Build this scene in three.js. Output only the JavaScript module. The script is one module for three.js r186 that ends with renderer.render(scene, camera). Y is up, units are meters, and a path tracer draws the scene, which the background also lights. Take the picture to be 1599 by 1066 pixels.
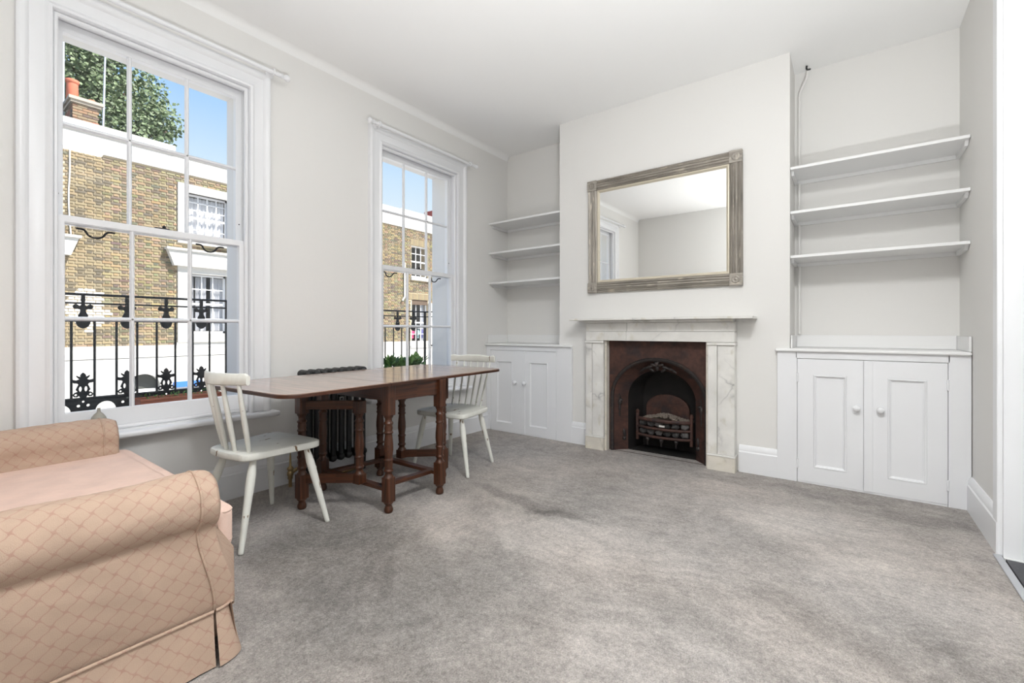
import * as THREE from 'three';
import { mergeGeometries, toCreasedNormals } from 'three/addons/utils/BufferGeometryUtils.js';
import { RoundedBoxGeometry } from 'three/addons/geometries/RoundedBoxGeometry.js';
import { ImprovedNoise } from 'three/addons/math/ImprovedNoise.js';
import { RectAreaLightUniformsLib } from 'three/addons/lights/RectAreaLightUniformsLib.js';

// ---------------------------------------------------------------- camera, sky, sun, exposure
const scene = new THREE.Scene();
const FOCAL = 703.5, HORIZON = 515, YAW = THREE.MathUtils.degToRad(36.7), EYE = 1.06;
const camera = new THREE.PerspectiveCamera(THREE.MathUtils.radToDeg(2 * Math.atan(533 / FOCAL)), 1599 / 1066, 0.05, 200);
camera.position.set(0, EYE, 0);
camera.rotation.set(0, YAW, 0);
camera.setViewOffset(1599, 1066, 0, 533 - HORIZON, 1599, 1066);   // level camera with a small lens shift: uprights stay upright
scene.add(camera);

const renderer = new THREE.WebGLRenderer({ antialias: true });
renderer.toneMapping = THREE.LinearToneMapping;
renderer.toneMappingExposure = 1.12;
renderer.shadowMap.enabled = true;
RectAreaLightUniformsLib.init();

// clear summer sky: deeper blue overhead, paler towards the horizon, the same all round
{
  const W = 64, H = 256, data = new Float32Array(W * H * 4);
  for (let j = 0; j < H; j++) {
    const e = Math.sin(((j + 0.5) / H - 0.5) * Math.PI);
    const stops = [[0, 0.86, 0.93, 0.97], [0.2, 0.8, 0.9, 0.96], [0.3, 0.62, 0.8, 0.97], [0.4, 0.4, 0.65, 0.97], [0.6, 0.24, 0.48, 0.92], [1, 0.18, 0.38, 0.82]];
    let k = 0; while (k < stops.length - 2 && e > stops[k + 1][0]) k++;
    const A = stops[k], B = stops[k + 1], s = Math.min(1, Math.max(0, (e - A[0]) / (B[0] - A[0]))), mix = (c) => A[c + 1] + (B[c + 1] - A[c + 1]) * s;
    for (let i = 0; i < W; i++) {
      for (let c = 0; c < 3; c++) data[(j * W + i) * 4 + c] = e < 0 ? [0.4, 0.4, 0.4][c] : mix(c);
      data[(j * W + i) * 4 + 3] = 1;
    }
  }
  const sky = new THREE.DataTexture(data, W, H, THREE.RGBAFormat, THREE.FloatType);
  sky.mapping = THREE.EquirectangularReflectionMapping; sky.magFilter = THREE.LinearFilter; sky.needsUpdate = true;
  scene.background = sky; scene.environment = null;
}
scene.backgroundIntensity = 0.93;
const sun = new THREE.DirectionalLight(new THREE.Color(1, 0.95, 0.87), 9.3);
sun.position.set(20, 32, -13); sun.target.position.set(-3, 0, -3);
sun.castShadow = true; sun.shadow.mapSize.set(2048, 2048);
Object.assign(sun.shadow.camera, { left: -24, right: 24, top: 24, bottom: -24, near: 1, far: 90 });
scene.add(sun, sun.target);

const FILL_SPOT = 48, FILL_PANEL = 46;   // candela of the added fill uplighter, radiance of the added ceiling fill light

// ---------------------------------------------------------------- helpers
let seed = 7;
const rnd = () => { seed = (seed + 0x6d2b79f5) | 0; let t = Math.imul(seed ^ (seed >>> 15), 1 | seed); t = (t + Math.imul(t ^ (t >>> 7), 61 | t)) ^ t; return ((t ^ (t >>> 14)) >>> 0) / 4294967296; };
const rr = (a, b) => a + (b - a) * rnd();
const perlin = new ImprovedNoise();
const nz = (x, y, z = 0) => perlin.noise(x, y, z);
const fbm = (x, y, z = 0, o = 4) => { let s = 0, a = 0.5, f = 1; for (let i = 0; i < o; i++, a *= 0.5, f *= 2.03) s += a * nz(x * f + i * 7.3, y * f - i * 3.1, z * f); return s; };
const clamp = (x, a = 0, b = 1) => Math.min(b, Math.max(a, x));
const sstep = (a, b, x) => { const t = clamp((x - a) / (b - a)); return t * t * (3 - 2 * t); };
const V3 = (x, y, z) => new THREE.Vector3(x, y, z);
const PI = Math.PI;
const rayDir = (u, v) => V3(Math.cos(YAW), 0, -Math.sin(YAW)).multiplyScalar((u - 799.5) / FOCAL).add(V3(-Math.sin(YAW), (HORIZON - v) / FOCAL, -Math.cos(YAW)));
const onX = (u, v, X) => { const d = rayDir(u, v); return V3(0, EYE, 0).addScaledVector(d, X / d.x); };   // pixel -> point on a wall at x = X

function dtex(w, h, fn, srgb = true) {
  const d = new Uint8Array(w * h * 4);
  for (let j = 0; j < h; j++) for (let i = 0; i < w; i++) {
    const c = fn(i / w, j / h, i, j), k = (j * w + i) * 4;
    d[k] = clamp(c[0], 0, 255); d[k + 1] = clamp(c[1], 0, 255); d[k + 2] = clamp(c[2], 0, 255); d[k + 3] = 255;
  }
  const t = new THREE.DataTexture(d, w, h, THREE.RGBAFormat);
  t.wrapS = t.wrapT = THREE.RepeatWrapping; t.magFilter = THREE.LinearFilter; t.minFilter = THREE.LinearMipmapLinearFilter; t.generateMipmaps = true;
  if (srgb) t.colorSpace = THREE.SRGBColorSpace;
  t.needsUpdate = true; return t;
}
const rep = (t, sx, sy, rot = 0) => { const c = t.clone(); c.repeat.set(sx, sy); c.rotation = rot; c.needsUpdate = true; return c; };
const std = (o) => new THREE.MeshStandardMaterial(o);
const phy = (o) => new THREE.MeshPhysicalMaterial(o);

function uvBox(g) {   // uv in metres from the dominant face direction
  if (g.index) g = g.toNonIndexed();
  if (!g.attributes.normal) g.computeVertexNormals();
  const p = g.attributes.position, n = g.attributes.normal, uv = new Float32Array(p.count * 2);
  for (let i = 0; i < p.count; i += 3) {
    let ax = 0, ay = 0, az = 0;
    for (let k = 0; k < 3; k++) { ax += Math.abs(n.getX(i + k)); ay += Math.abs(n.getY(i + k)); az += Math.abs(n.getZ(i + k)); }
    for (let k = 0; k < 3; k++) {
      const x = p.getX(i + k), y = p.getY(i + k), z = p.getZ(i + k);
      const [a, b] = ax >= ay && ax >= az ? [z, y] : ay >= az ? [x, z] : [x, y];
      uv[(i + k) * 2] = a; uv[(i + k) * 2 + 1] = b;
    }
  }
  g.setAttribute('uv', new THREE.BufferAttribute(uv, 2));
  return g;
}
const clean = (g) => { if (g.index) g = g.toNonIndexed(); for (const k of Object.keys(g.attributes)) if (!['position', 'normal', 'uv'].includes(k)) g.deleteAttribute(k); return g; };
const bx = (w, h, d, x = 0, y = 0, z = 0) => new THREE.BoxGeometry(w, h, d).translate(x, y, z);
const bb = (x0, x1, y0, y1, z0, z1) => bx(Math.abs(x1 - x0), Math.abs(y1 - y0), Math.abs(z1 - z0), (x0 + x1) / 2, (y0 + y1) / 2, (z0 + z1) / 2);
const rb = (x0, x1, y0, y1, z0, z1, r = 0.003, s = 2) => {
  const w = Math.abs(x1 - x0), h = Math.abs(y1 - y0), d = Math.abs(z1 - z0);
  return new RoundedBoxGeometry(w, h, d, s, Math.min(r, w / 2.01, h / 2.01, d / 2.01)).translate((x0 + x1) / 2, (y0 + y1) / 2, (z0 + z1) / 2);
};
function rod(a, b, r0, r1 = r0, seg = 12) {   // tapered round bar from a to b
  const d = b.clone().sub(a), g = new THREE.CylinderGeometry(r1, r0, d.length(), seg, 1);
  g.applyQuaternion(new THREE.Quaternion().setFromUnitVectors(V3(0, 1, 0), d.clone().normalize()));
  return g.translate((a.x + b.x) / 2, (a.y + b.y) / 2, (a.z + b.z) / 2);
}
function beam(a, b, w, h, r = 0.002) {   // rectangular bar from a to b lying level
  const d = b.clone().sub(a), g = new RoundedBoxGeometry(d.length(), h, w, 1, r);
  g.rotateY(-Math.atan2(d.z, d.x));
  return g.translate((a.x + b.x) / 2, (a.y + b.y) / 2, (a.z + b.z) / 2);
}
const lathe = (pts, seg = 20) => new THREE.LatheGeometry(pts.map(([r, y]) => new THREE.Vector2(Math.max(r, 1e-4), y)), seg);
const tube = (pts, r, n = 24, rs = 8, closed = false) => new THREE.TubeGeometry(new THREE.CatmullRomCurve3(pts, closed), n, r, rs, closed);
const ext = (shape, depth, bev = 0, cs = 10) => new THREE.ExtrudeGeometry(shape, { depth, bevelEnabled: bev > 0, bevelSize: bev, bevelThickness: bev, bevelSegments: 2, curveSegments: cs, bevelOffset: -bev });
// profile [[across, out], ...] swept along a flat path with mitred corners; "across" grows to the left of the path
function sweep(path, closed, prof) {
  const n = path.length, pos = [], rings = [];
  for (let i = 0; i < n; i++) {
    const p = path[i], q = path[(i + 1) % n], o = path[(i - 1 + n) % n];
    const d1 = (closed || i > 0) ? [p[0] - o[0], p[1] - o[1]] : [q[0] - p[0], q[1] - p[1]], d2 = (closed || i < n - 1) ? [q[0] - p[0], q[1] - p[1]] : d1;
    const l1 = Math.hypot(...d1), l2 = Math.hypot(...d2), n1 = [-d1[1] / l1, d1[0] / l1], n2 = [-d2[1] / l2, d2[0] / l2];
    const m = [n1[0] + n2[0], n1[1] + n2[1]], k = 2 / (m[0] * m[0] + m[1] * m[1]);
    rings.push(prof.map(([a, b]) => [p[0] + m[0] * k * a, p[1] + m[1] * k * a, b]));
  }
  const tri = (a, b, c) => pos.push(...a, ...b, ...c);
  for (let i = 0; i < (closed ? n : n - 1); i++) {
    const A = rings[i], B = rings[(i + 1) % n];
    for (let k = 0; k < prof.length; k++) {
      const l = (k + 1) % prof.length;
      tri(A[k], A[l], B[k]); tri(B[k], A[l], B[l]);
    }
  }
  if (!closed) for (const [R, f] of [[rings[0], 1], [rings[n - 1], 0]]) {
    const c = R.reduce((s, p) => [s[0] + p[0] / R.length, s[1] + p[1] / R.length, s[2] + p[2] / R.length], [0, 0, 0]);
    for (let k = 0; k < R.length; k++) { const l = (k + 1) % R.length; f ? tri(c, R[l], R[k]) : tri(c, R[k], R[l]); }
  }
  const g = new THREE.BufferGeometry(); g.setAttribute('position', new THREE.Float32BufferAttribute(pos, 3)); g.computeVertexNormals();
  return g;
}
const taken = new Map();
function numbered(name) { const k = taken.get(name) ?? 0; taken.set(name, k + 1); return k ? name + '_' + String(k).padStart(3, '0') : name; }
function place(o, parent) {
  if (parent === scene) o.name = numbered(o.name);
  o.traverse((c) => { if (c.isMesh) { c.castShadow = true; c.receiveShadow = true; } });
  parent.add(o); return o;
}
function obj(name, geos, mat, parent = scene, keepUv = false) {   // one named mesh out of geometries
  geos = [].concat(geos).map((g) => clean(keepUv ? g : uvBox(g)));
  const m = new THREE.Mesh(geos.length > 1 ? mergeGeometries(geos) : geos[0], mat);
  m.name = name; return place(m, parent);
}
function tag(o, label, category, group) { o.userData.label = label; o.userData.category = category; if (group) o.userData.group = group; return o; }
function thing(name, label, category, [x, y, z] = [0, 0, 0], turn = 0, group) {
  const o = new THREE.Group(); o.name = name; o.position.set(x, y, z); o.rotation.y = turn;
  place(o, scene); return tag(o, label, category, group);
}
function struct(o, label, category) { o.userData.kind = 'structure'; if (label) o.userData.label = label; if (category) o.userData.category = category; return o; }
function structGroup(name, label, category, [x, y, z] = [0, 0, 0], turn = 0) { const o = new THREE.Group(); o.name = name; o.position.set(x, y, z); o.rotation.y = turn; place(o, scene); return struct(o, label, category); }

// ---------------------------------------------------------------- materials
const plasterBump = dtex(512, 512, (u, v, i, j) => { const n = 128 + 60 * fbm(u * 24, v * 24) + 40 * (rnd() - 0.5); return [n, n, n]; }, false);
const M = {};
M.wall = std({ color: new THREE.Color(0.81, 0.798, 0.772), roughness: 0.85, bumpMap: rep(plasterBump, 1.2, 1.2), bumpScale: 0.0012 });
M.ceiling = std({ color: new THREE.Color(0.9, 0.897, 0.885), roughness: 0.9, bumpMap: rep(plasterBump, 1, 1), bumpScale: 0.001 });
M.gloss = std({ color: new THREE.Color(0.85, 0.855, 0.868), roughness: 0.35, bumpMap: rep(plasterBump, 2, 2), bumpScale: 0.0006 });   // white gloss paint on woodwork
M.shelf = std({ color: new THREE.Color(0.86, 0.858, 0.85), roughness: 0.5 });
M.glass = phy({ color: 0xffffff, transmission: 1, thickness: 0, roughness: 0, ior: 1.45, specularIntensity: 0.6 });
M.black = std({ color: new THREE.Color(0.012, 0.012, 0.013), roughness: 0.5 });
M.dark = std({ color: new THREE.Color(0.03, 0.03, 0.03), roughness: 0.6 });

// ---------------------------------------------------------------- room shell
const XW = -3.12, XR = 0.585, ZF = -4.10, ZB = 0.66, CH = 3.03, ZBR = -3.745, BX0 = -2.22, BX1 = -0.33, ZJ = -3.07, XE = 4.3;
const WIN = [{ z: -0.875, dy: 0 }, { z: -2.81, dy: -0.025 }];
const OW = 0.455, OB = 0.49, OT = 2.65;   // wall opening half width, bottom, top

// carpet: grey-taupe pile with brushed streaks and tonal patches
{
  const x0 = XW - 0.1, x1 = XR - 0.008, z0 = ZF - 0.05, z1 = ZB + 0.1, S = 2048;
  // lighter and darker patches read off the photograph: centre x, z, half sizes, turn, tone (+ lighter, - darker)
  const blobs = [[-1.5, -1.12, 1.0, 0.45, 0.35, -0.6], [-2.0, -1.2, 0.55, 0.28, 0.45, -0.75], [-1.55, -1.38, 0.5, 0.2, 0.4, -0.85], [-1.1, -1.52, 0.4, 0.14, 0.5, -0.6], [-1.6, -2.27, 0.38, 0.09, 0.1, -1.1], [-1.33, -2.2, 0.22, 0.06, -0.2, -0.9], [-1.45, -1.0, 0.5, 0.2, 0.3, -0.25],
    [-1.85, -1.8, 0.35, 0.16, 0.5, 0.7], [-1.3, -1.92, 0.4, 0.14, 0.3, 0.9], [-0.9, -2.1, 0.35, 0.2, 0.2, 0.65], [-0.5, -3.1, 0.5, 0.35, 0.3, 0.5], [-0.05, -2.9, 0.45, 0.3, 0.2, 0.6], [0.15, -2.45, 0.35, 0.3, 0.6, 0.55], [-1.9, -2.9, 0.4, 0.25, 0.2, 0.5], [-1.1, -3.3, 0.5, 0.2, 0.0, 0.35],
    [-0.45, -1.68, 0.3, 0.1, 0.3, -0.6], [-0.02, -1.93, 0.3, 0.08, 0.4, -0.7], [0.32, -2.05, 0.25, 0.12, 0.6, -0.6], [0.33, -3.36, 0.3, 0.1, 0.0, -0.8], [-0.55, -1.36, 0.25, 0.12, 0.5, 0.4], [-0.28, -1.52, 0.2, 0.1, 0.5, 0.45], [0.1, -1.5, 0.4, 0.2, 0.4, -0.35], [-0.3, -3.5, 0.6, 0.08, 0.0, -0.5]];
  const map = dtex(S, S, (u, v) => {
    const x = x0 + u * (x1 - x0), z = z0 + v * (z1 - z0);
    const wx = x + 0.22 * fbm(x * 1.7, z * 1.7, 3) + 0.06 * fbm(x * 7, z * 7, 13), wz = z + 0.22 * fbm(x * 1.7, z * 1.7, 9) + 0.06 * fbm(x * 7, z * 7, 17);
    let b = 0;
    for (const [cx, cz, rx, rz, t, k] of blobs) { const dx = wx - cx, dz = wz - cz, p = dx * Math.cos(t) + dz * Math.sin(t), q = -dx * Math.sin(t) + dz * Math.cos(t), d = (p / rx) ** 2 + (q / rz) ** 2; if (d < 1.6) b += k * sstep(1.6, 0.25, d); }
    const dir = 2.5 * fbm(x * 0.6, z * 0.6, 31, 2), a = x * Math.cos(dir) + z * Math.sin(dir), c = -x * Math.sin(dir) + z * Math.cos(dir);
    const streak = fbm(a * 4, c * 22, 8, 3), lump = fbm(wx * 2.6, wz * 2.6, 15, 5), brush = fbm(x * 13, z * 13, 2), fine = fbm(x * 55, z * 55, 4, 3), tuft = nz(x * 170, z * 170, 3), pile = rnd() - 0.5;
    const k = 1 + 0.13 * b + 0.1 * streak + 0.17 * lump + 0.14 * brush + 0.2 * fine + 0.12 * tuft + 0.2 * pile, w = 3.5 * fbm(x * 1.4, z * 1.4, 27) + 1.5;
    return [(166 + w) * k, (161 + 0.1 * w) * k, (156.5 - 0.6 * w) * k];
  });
  map.wrapS = map.wrapT = THREE.ClampToEdgeWrapping;
  const bump = dtex(512, 512, () => { const n = 255 * rnd(); return [n, n, n]; }, false);
  const g = bb(x0, x1, -0.12, 0, z0, z1).toNonIndexed(), p = g.attributes.position, uv = g.attributes.uv;
  for (let i = 0; i < p.count; i++) uv.setXY(i, (p.getX(i) - x0) / (x1 - x0), (p.getZ(i) - z0) / (z1 - z0));
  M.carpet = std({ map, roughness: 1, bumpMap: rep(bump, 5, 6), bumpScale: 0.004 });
  struct(obj('floor', g, M.carpet, scene, true), 'grey taupe fitted carpet with brushed pile marks and tonal patches', 'carpet');
}
struct(obj('ceiling', bb(XW - 0.35, XR + 0.12, CH, CH + 0.3, ZF - 0.2, ZB + 0.2), M.ceiling), 'plain off white ceiling', 'ceiling');
// window wall with two openings
{
  const g = [], zs = [ZB + 0.2];
  const y = (w) => [OB + w.dy, OT + w.dy];
  let z = ZB + 0.2;
  for (const w of WIN) {
    g.push(bb(XW - 0.35, XW, -0.3, CH, z, w.z + OW));
    g.push(bb(XW - 0.35, XW, -0.3, y(w)[0], w.z + OW, w.z - OW), bb(XW - 0.35, XW, y(w)[1], CH, w.z + OW, w.z - OW));
    z = w.z - OW;
  }
  g.push(bb(XW - 0.35, XW, -0.3, CH, z, ZF - 0.2));
  struct(obj('wall_left', g, M.wall), 'warm white plaster wall holding the two sash windows', 'wall');
}
struct(obj('wall_far', bb(XW, XR + 0.12, -0.3, CH, ZF, ZF - 0.2), M.wall), 'warm white plaster wall at the back of both alcoves', 'wall');
struct(obj('wall_near', [bb(XW, XE + 0.3, -0.3, CH + 0.3, ZB, ZB + 0.2)], M.wall), 'warm white plaster wall behind the sofa', 'wall');
struct(obj('wall_right', [bb(XR, XR + 0.12, -0.3, CH, ZF, ZJ), bb(XR, XR + 0.12, 2.78, CH, ZJ, ZB)], M.wall), 'warm white plaster wall beside the right alcove cupboard', 'wall');
// chimney breast with the fire opening left free
{
  const fx0 = -1.70, fx1 = -0.87, fy = 0.96;
  const g = [bb(BX0, fx0, -0.02, CH, ZF, ZBR), bb(fx1, BX1, -0.02, CH, ZF, ZBR), bb(fx0, fx1, fy, CH, ZF, ZBR)];
  struct(obj('wall_chimney_breast', g, M.wall), 'warm white chimney breast around the fireplace', 'wall');
}
// small plaster cove where the window wall meets the ceiling
{
  const cv = []; for (let i = 0; i <= 6; i++) { const a = (i / 6) * PI / 2; cv.push([0.05 - 0.05 * Math.sin(a), -0.05 + 0.05 * Math.cos(a)]); }
  const g = sweep([[0, -ZB], [0, -ZF]], false, [[0, 0], ...cv.map(([x, y]) => [-x, y])]);
  g.applyMatrix4(new THREE.Matrix4().makeBasis(V3(1, 0, 0), V3(0, 0, -1), V3(0, 1, 0))).translate(XW, CH, 0);
  struct(obj('trim_3', toCreasedNormals(g, 0.6), M.ceiling), 'small plaster cove along the top of the window wall', 'cove');
}
// baseboards with a moulded top
const bbProf = [[0, 0], [0, 0.024], [0.15, 0.024], [0.158, 0.019], [0.17, 0.019], [0.19, 0.012], [0.2, 0.006], [0.2, 0]];
function baseboard(name, label, path3) {   // path3: floor points, board on the left of travel
  const pts = path3.map(([x, z]) => [x, -z]), g = sweep(pts, false, bbProf.map(([h, t]) => [t, h]));
  g.applyMatrix4(new THREE.Matrix4().makeBasis(V3(1, 0, 0), V3(0, 0, -1), V3(0, 1, 0)));
  return struct(obj(name, toCreasedNormals(g, 0.5), M.gloss), label, 'baseboard');
}
baseboard('baseboard_left', 'white moulded skirting board under the sash windows', [[XW, -3.72], [XW, ZB]]);
baseboard('baseboard_far', 'white moulded skirting board left of the fireplace', [[-1.88, ZBR], [-2.08, ZBR]]);
baseboard('baseboard_far', 'white moulded skirting board right of the fireplace', [[-0.405, ZBR], [-0.655, ZBR]]);
baseboard('baseboard_right', 'white moulded skirting board beside the right cupboard', [[XR, ZJ + 0.0], [XR, -3.72]]);
baseboard('baseboard_near', 'white moulded skirting board behind the sofa', [[XW, ZB], [XR, ZB]]);

// opening to the tiled side room: lining and casing
{
  const t = structGroup('trim_1', 'white wooden casing and lining at the end of the right wall', 'door casing');
  obj('casing', rb(XR - 0.022, XR, 0, 2.78, ZJ - 0.075, ZJ + 0.004, 0.006, 3), M.gloss, t);
  obj('lining', rb(XR - 0.004, XR + 0.135, 0, 2.78, ZJ, ZJ + 0.02, 0.004), M.gloss, t);
  const t2 = obj('trim_2', rb(XR - 0.037, XR - 0.008, 0.0, 0.007, ZJ + 0.006, ZB, 0.003), std({ color: new THREE.Color(0.55, 0.56, 0.58), roughness: 0.35, metalness: 0.6 }));
  struct(t2, 'brushed metal carpet threshold strip', 'threshold strip');
}
// side room: walls, tiled floor and rear windows
{
  const coolWall = std({ color: new THREE.Color(0.8, 0.81, 0.83), roughness: 0.7 });
  struct(obj('wall_side_room', [bb(XR + 0.12, XE, 0, CH, ZJ - 0.2, ZJ + 0.016)], coolWall), 'cool white wall of the tiled side room', 'wall');
  const g = [];
  const wz = [[-1.0, 0.1]];
  let z = ZJ;
  for (const [a, b] of wz) { g.push(bb(XE, XE + 0.3, -0.3, CH + 0.3, z, a), bb(XE, XE + 0.3, -0.3, 0.5, a, b), bb(XE, XE + 0.3, 2.7, CH + 0.3, a, b)); z = b; }
  g.push(bb(XE, XE + 0.3, -0.3, CH + 0.3, z, ZB));
  struct(obj('wall_rear', g, coolWall), 'cool white rear wall with one tall window', 'wall');
  struct(obj('ceiling_side_room', bb(XR + 0.12, XE + 0.3, CH, CH + 0.3, ZJ - 0.2, ZB), M.ceiling), 'white ceiling of the tiled side room', 'ceiling');
  wz.forEach(([a, b], k) => {
    const w = structGroup('window_' + (3 + k), 'white framed rear window of the side room', 'window');
    const c = (a + b) / 2;
    obj('frame', [bb(XE + 0.1, XE + 0.16, 0.5, 2.7, a, a + 0.05), bb(XE + 0.1, XE + 0.16, 0.5, 2.7, b - 0.05, b), bb(XE + 0.1, XE + 0.16, 0.5, 0.56, a, b), bb(XE + 0.1, XE + 0.16, 2.64, 2.7, a, b), bb(XE + 0.1, XE + 0.16, 1.57, 1.63, a, b), bb(XE + 0.1, XE + 0.16, 0.5, 2.7, c - 0.012, c + 0.012)], M.gloss, w);
    obj('pane', new THREE.PlaneGeometry(b - a, 2.2).rotateY(PI / 2).translate(XE + 0.13, 1.6, c), M.glass, w);
  });
  // black and white floor tiles
  const fl = structGroup('floor_side_room', 'black and white chequered tile floor beyond the threshold', 'tiled floor');
  const white = std({ color: new THREE.Color(0.78, 0.78, 0.77), roughness: 0.3 }), grout = std({ color: new THREE.Color(0.45, 0.45, 0.44), roughness: 0.9 });
  const spk = dtex(256, 256, () => { const s = rnd() > 0.995 ? 150 : 34 + 10 * rnd(); return [s, s, s + 6]; });
  const blackTile = std({ map: rep(spk, 2, 2), roughness: 0.35 });
  obj('bedding', bb(XR - 0.007, XE, -0.3, -0.006, ZJ, ZB), grout, fl);
  obj('border_strip', rb(XR - 0.006, XE, -0.006, 0.006, ZJ + 0.022, ZJ + 0.042, 0.001, 1), white, fl);
  const T = 0.3, tg = uvBox(new RoundedBoxGeometry(T - 0.004, 0.012, T - 0.004, 1, 0.0015));
  for (let i = 0; XR - 0.005 + T * (i + 1) < XE; i++) for (let j = 0; ZJ + 0.05 + T * (j + 1) < ZB + 0.1; j++) {
    const m = new THREE.Mesh(tg, (i + j) % 2 ? white : blackTile); m.name = 'tile';
    m.position.set(XR - 0.005 + T * (i + 0.5), 0.0, ZJ + 0.05 + T * (j + 0.5)); place(m, fl);
  }
}

// ---------------------------------------------------------------- the two sash windows (local: x along the wall, z into the room)
function sashWindow(n, { z, dy }, label) {
  const W = structGroup('window_' + n, label, 'window', [XW, dy, z], PI / 2);
  const iw = 0.45, top = 2.63, sillY = 0.525;
  // casing: moulded boards up both sides and across the top
  const prof = [[0, 0], [0, 0.012], [0.004, 0.022], [0.014, 0.026], [0.024, 0.020], [0.03, 0.016], [0.082, 0.018], [0.088, 0.026], [0.1, 0.034], [0.114, 0.036], [0.125, 0.030], [0.128, 0.0]];
  obj('casing', toCreasedNormals(sweep([[-iw, sillY], [-iw, top], [iw, top], [iw, sillY]], false, prof), 0.6), M.gloss, W);
  // window board with rounded nose, board above it
  obj('window_board', [rb(-0.615, 0.615, 0.492, 0.524, -0.02, 0.088, 0.014, 4), bb(-iw, iw, 0.49, 0.53, -0.13, 0.01)], M.gloss, W);
  obj('lining', [bb(-OW, -iw, sillY, top, -0.13, 0.0), bb(iw, OW, sillY, top, -0.13, 0), bb(-OW, OW, top, OT, -0.13, 0), bb(-iw, iw, sillY, 0.545, -0.13, -0.075)], M.gloss, W);
  const bead = [[0, -0.022], [0, -0.006], [-0.006, 0.0], [-0.014, 0.0], [-0.02, -0.006], [-0.02, -0.022]].map(([a, b]) => [a, b - 0.002]);
  obj('staff_bead', toCreasedNormals(sweep([[-iw, 0.53], [-iw, top], [iw, top], [iw, 0.53]], true, bead), 0.5), M.gloss, W);
  obj('parting_bead', [bb(-iw, -iw + 0.012, 0.53, top, -0.078, -0.07), bb(iw - 0.012, iw, 0.53, top, -0.078, -0.07)], M.gloss, W);
  function sash(name, zc, y0, y1, gy0, gy1, my) {
    const gx = 0.403, z0 = zc - 0.019, z1 = zc + 0.019;
    const s = obj(name, [rb(-iw + 0.006, -gx, y0, y1, z0, z1, 0.003), rb(gx, iw - 0.006, y0, y1, z0, z1, 0.003), rb(-gx - 0.004, gx + 0.004, y0, gy0, z0, z1, 0.003), rb(-gx - 0.004, gx + 0.004, gy1, y1, z0, z1, 0.003)], M.gloss, W);
    const bar = [[-0.011, 0], [-0.011, 0.006], [-0.004, 0.016], [0.004, 0.016], [0.011, 0.006], [0.011, 0], [0.004, -0.012], [-0.004, -0.012]];
    for (const x of [-0.136, 0.136]) obj('glazing_bar', toCreasedNormals(sweep([[x, gy0], [x, gy1]], false, bar), 0.4).translate(0, 0, zc), M.gloss, s);
    obj('glazing_bar', toCreasedNormals(sweep([[-gx, my], [gx, my]], false, bar), 0.4).translate(0, 0, zc), M.gloss, s);
    const xs = [-gx, -0.136, 0.136, gx];
    for (let i = 0; i < 3; i++) for (const [a, b] of [[gy0, my], [my, gy1]]) {
      obj('pane', new THREE.PlaneGeometry(xs[i + 1] - xs[i] - 0.002, b - a - 0.002).translate((xs[i] + xs[i + 1]) / 2, (a + b) / 2, zc - 0.004), M.glass, s);
    }
    return s;
  }
  const lower = sash('lower_sash', -0.046, 0.548, 1.638, 0.641, 1.602, 1.117);
  const upper = sash('upper_sash', -0.097, 1.60, 2.628, 1.642, 2.575, 2.113);
  // black sash handles under the upper sash, fastener on the meeting rail
  for (const x of [-0.27, 0.27]) obj('sash_handle', tube([V3(x - 0.078, 1.592, -0.118), V3(x - 0.052, 1.591, -0.119), V3(x - 0.042, 1.585, -0.122), V3(x - 0.03, 1.566, -0.128), V3(x - 0.012, 1.556, -0.13), V3(x + 0.012, 1.556, -0.13), V3(x + 0.03, 1.566, -0.128), V3(x + 0.042, 1.585, -0.122), V3(x + 0.052, 1.591, -0.119), V3(x + 0.078, 1.592, -0.118)], 0.0052, 48, 8), M.black, upper);
  obj('sash_fastener', [rb(-0.035, 0.035, 1.638, 1.646, -0.065, -0.035, 0.003), lathe([[0, 0], [0.009, 0], [0.009, 0.012], [0.004, 0.018], [0, 0.02]], 14).translate(0.012, 1.645, -0.05)], M.black, lower);
  for (const x of [-iw + 0.028, iw - 0.028]) obj('sash_stop', new THREE.SphereGeometry(0.004, 10, 8).translate(x, 1.75, -0.076), M.black, upper);
  // outside: stone sill and painted reveals
  obj('outer_sill', [bb(-0.52, 0.52, 0.44, 0.525, -0.42, -0.13)], M.stucco, W);
  return W;
}
const stuccoTex = dtex(512, 512, (u, v) => { const k = 1 + 0.05 * fbm(u * 6, v * 6) + 0.05 * fbm(u * 30, v * 30) + 0.04 * (rnd() - 0.5); return [206 * k, 204 * k, 199 * k]; });
M.stucco = std({ map: rep(stuccoTex, 0.5, 0.5), roughness: 0.9 });
sashWindow(1, WIN[0], 'tall white twelve pane sash window beside the sofa');
sashWindow(2, WIN[1], 'tall white twelve pane sash window behind the table, next to the left alcove');

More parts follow.
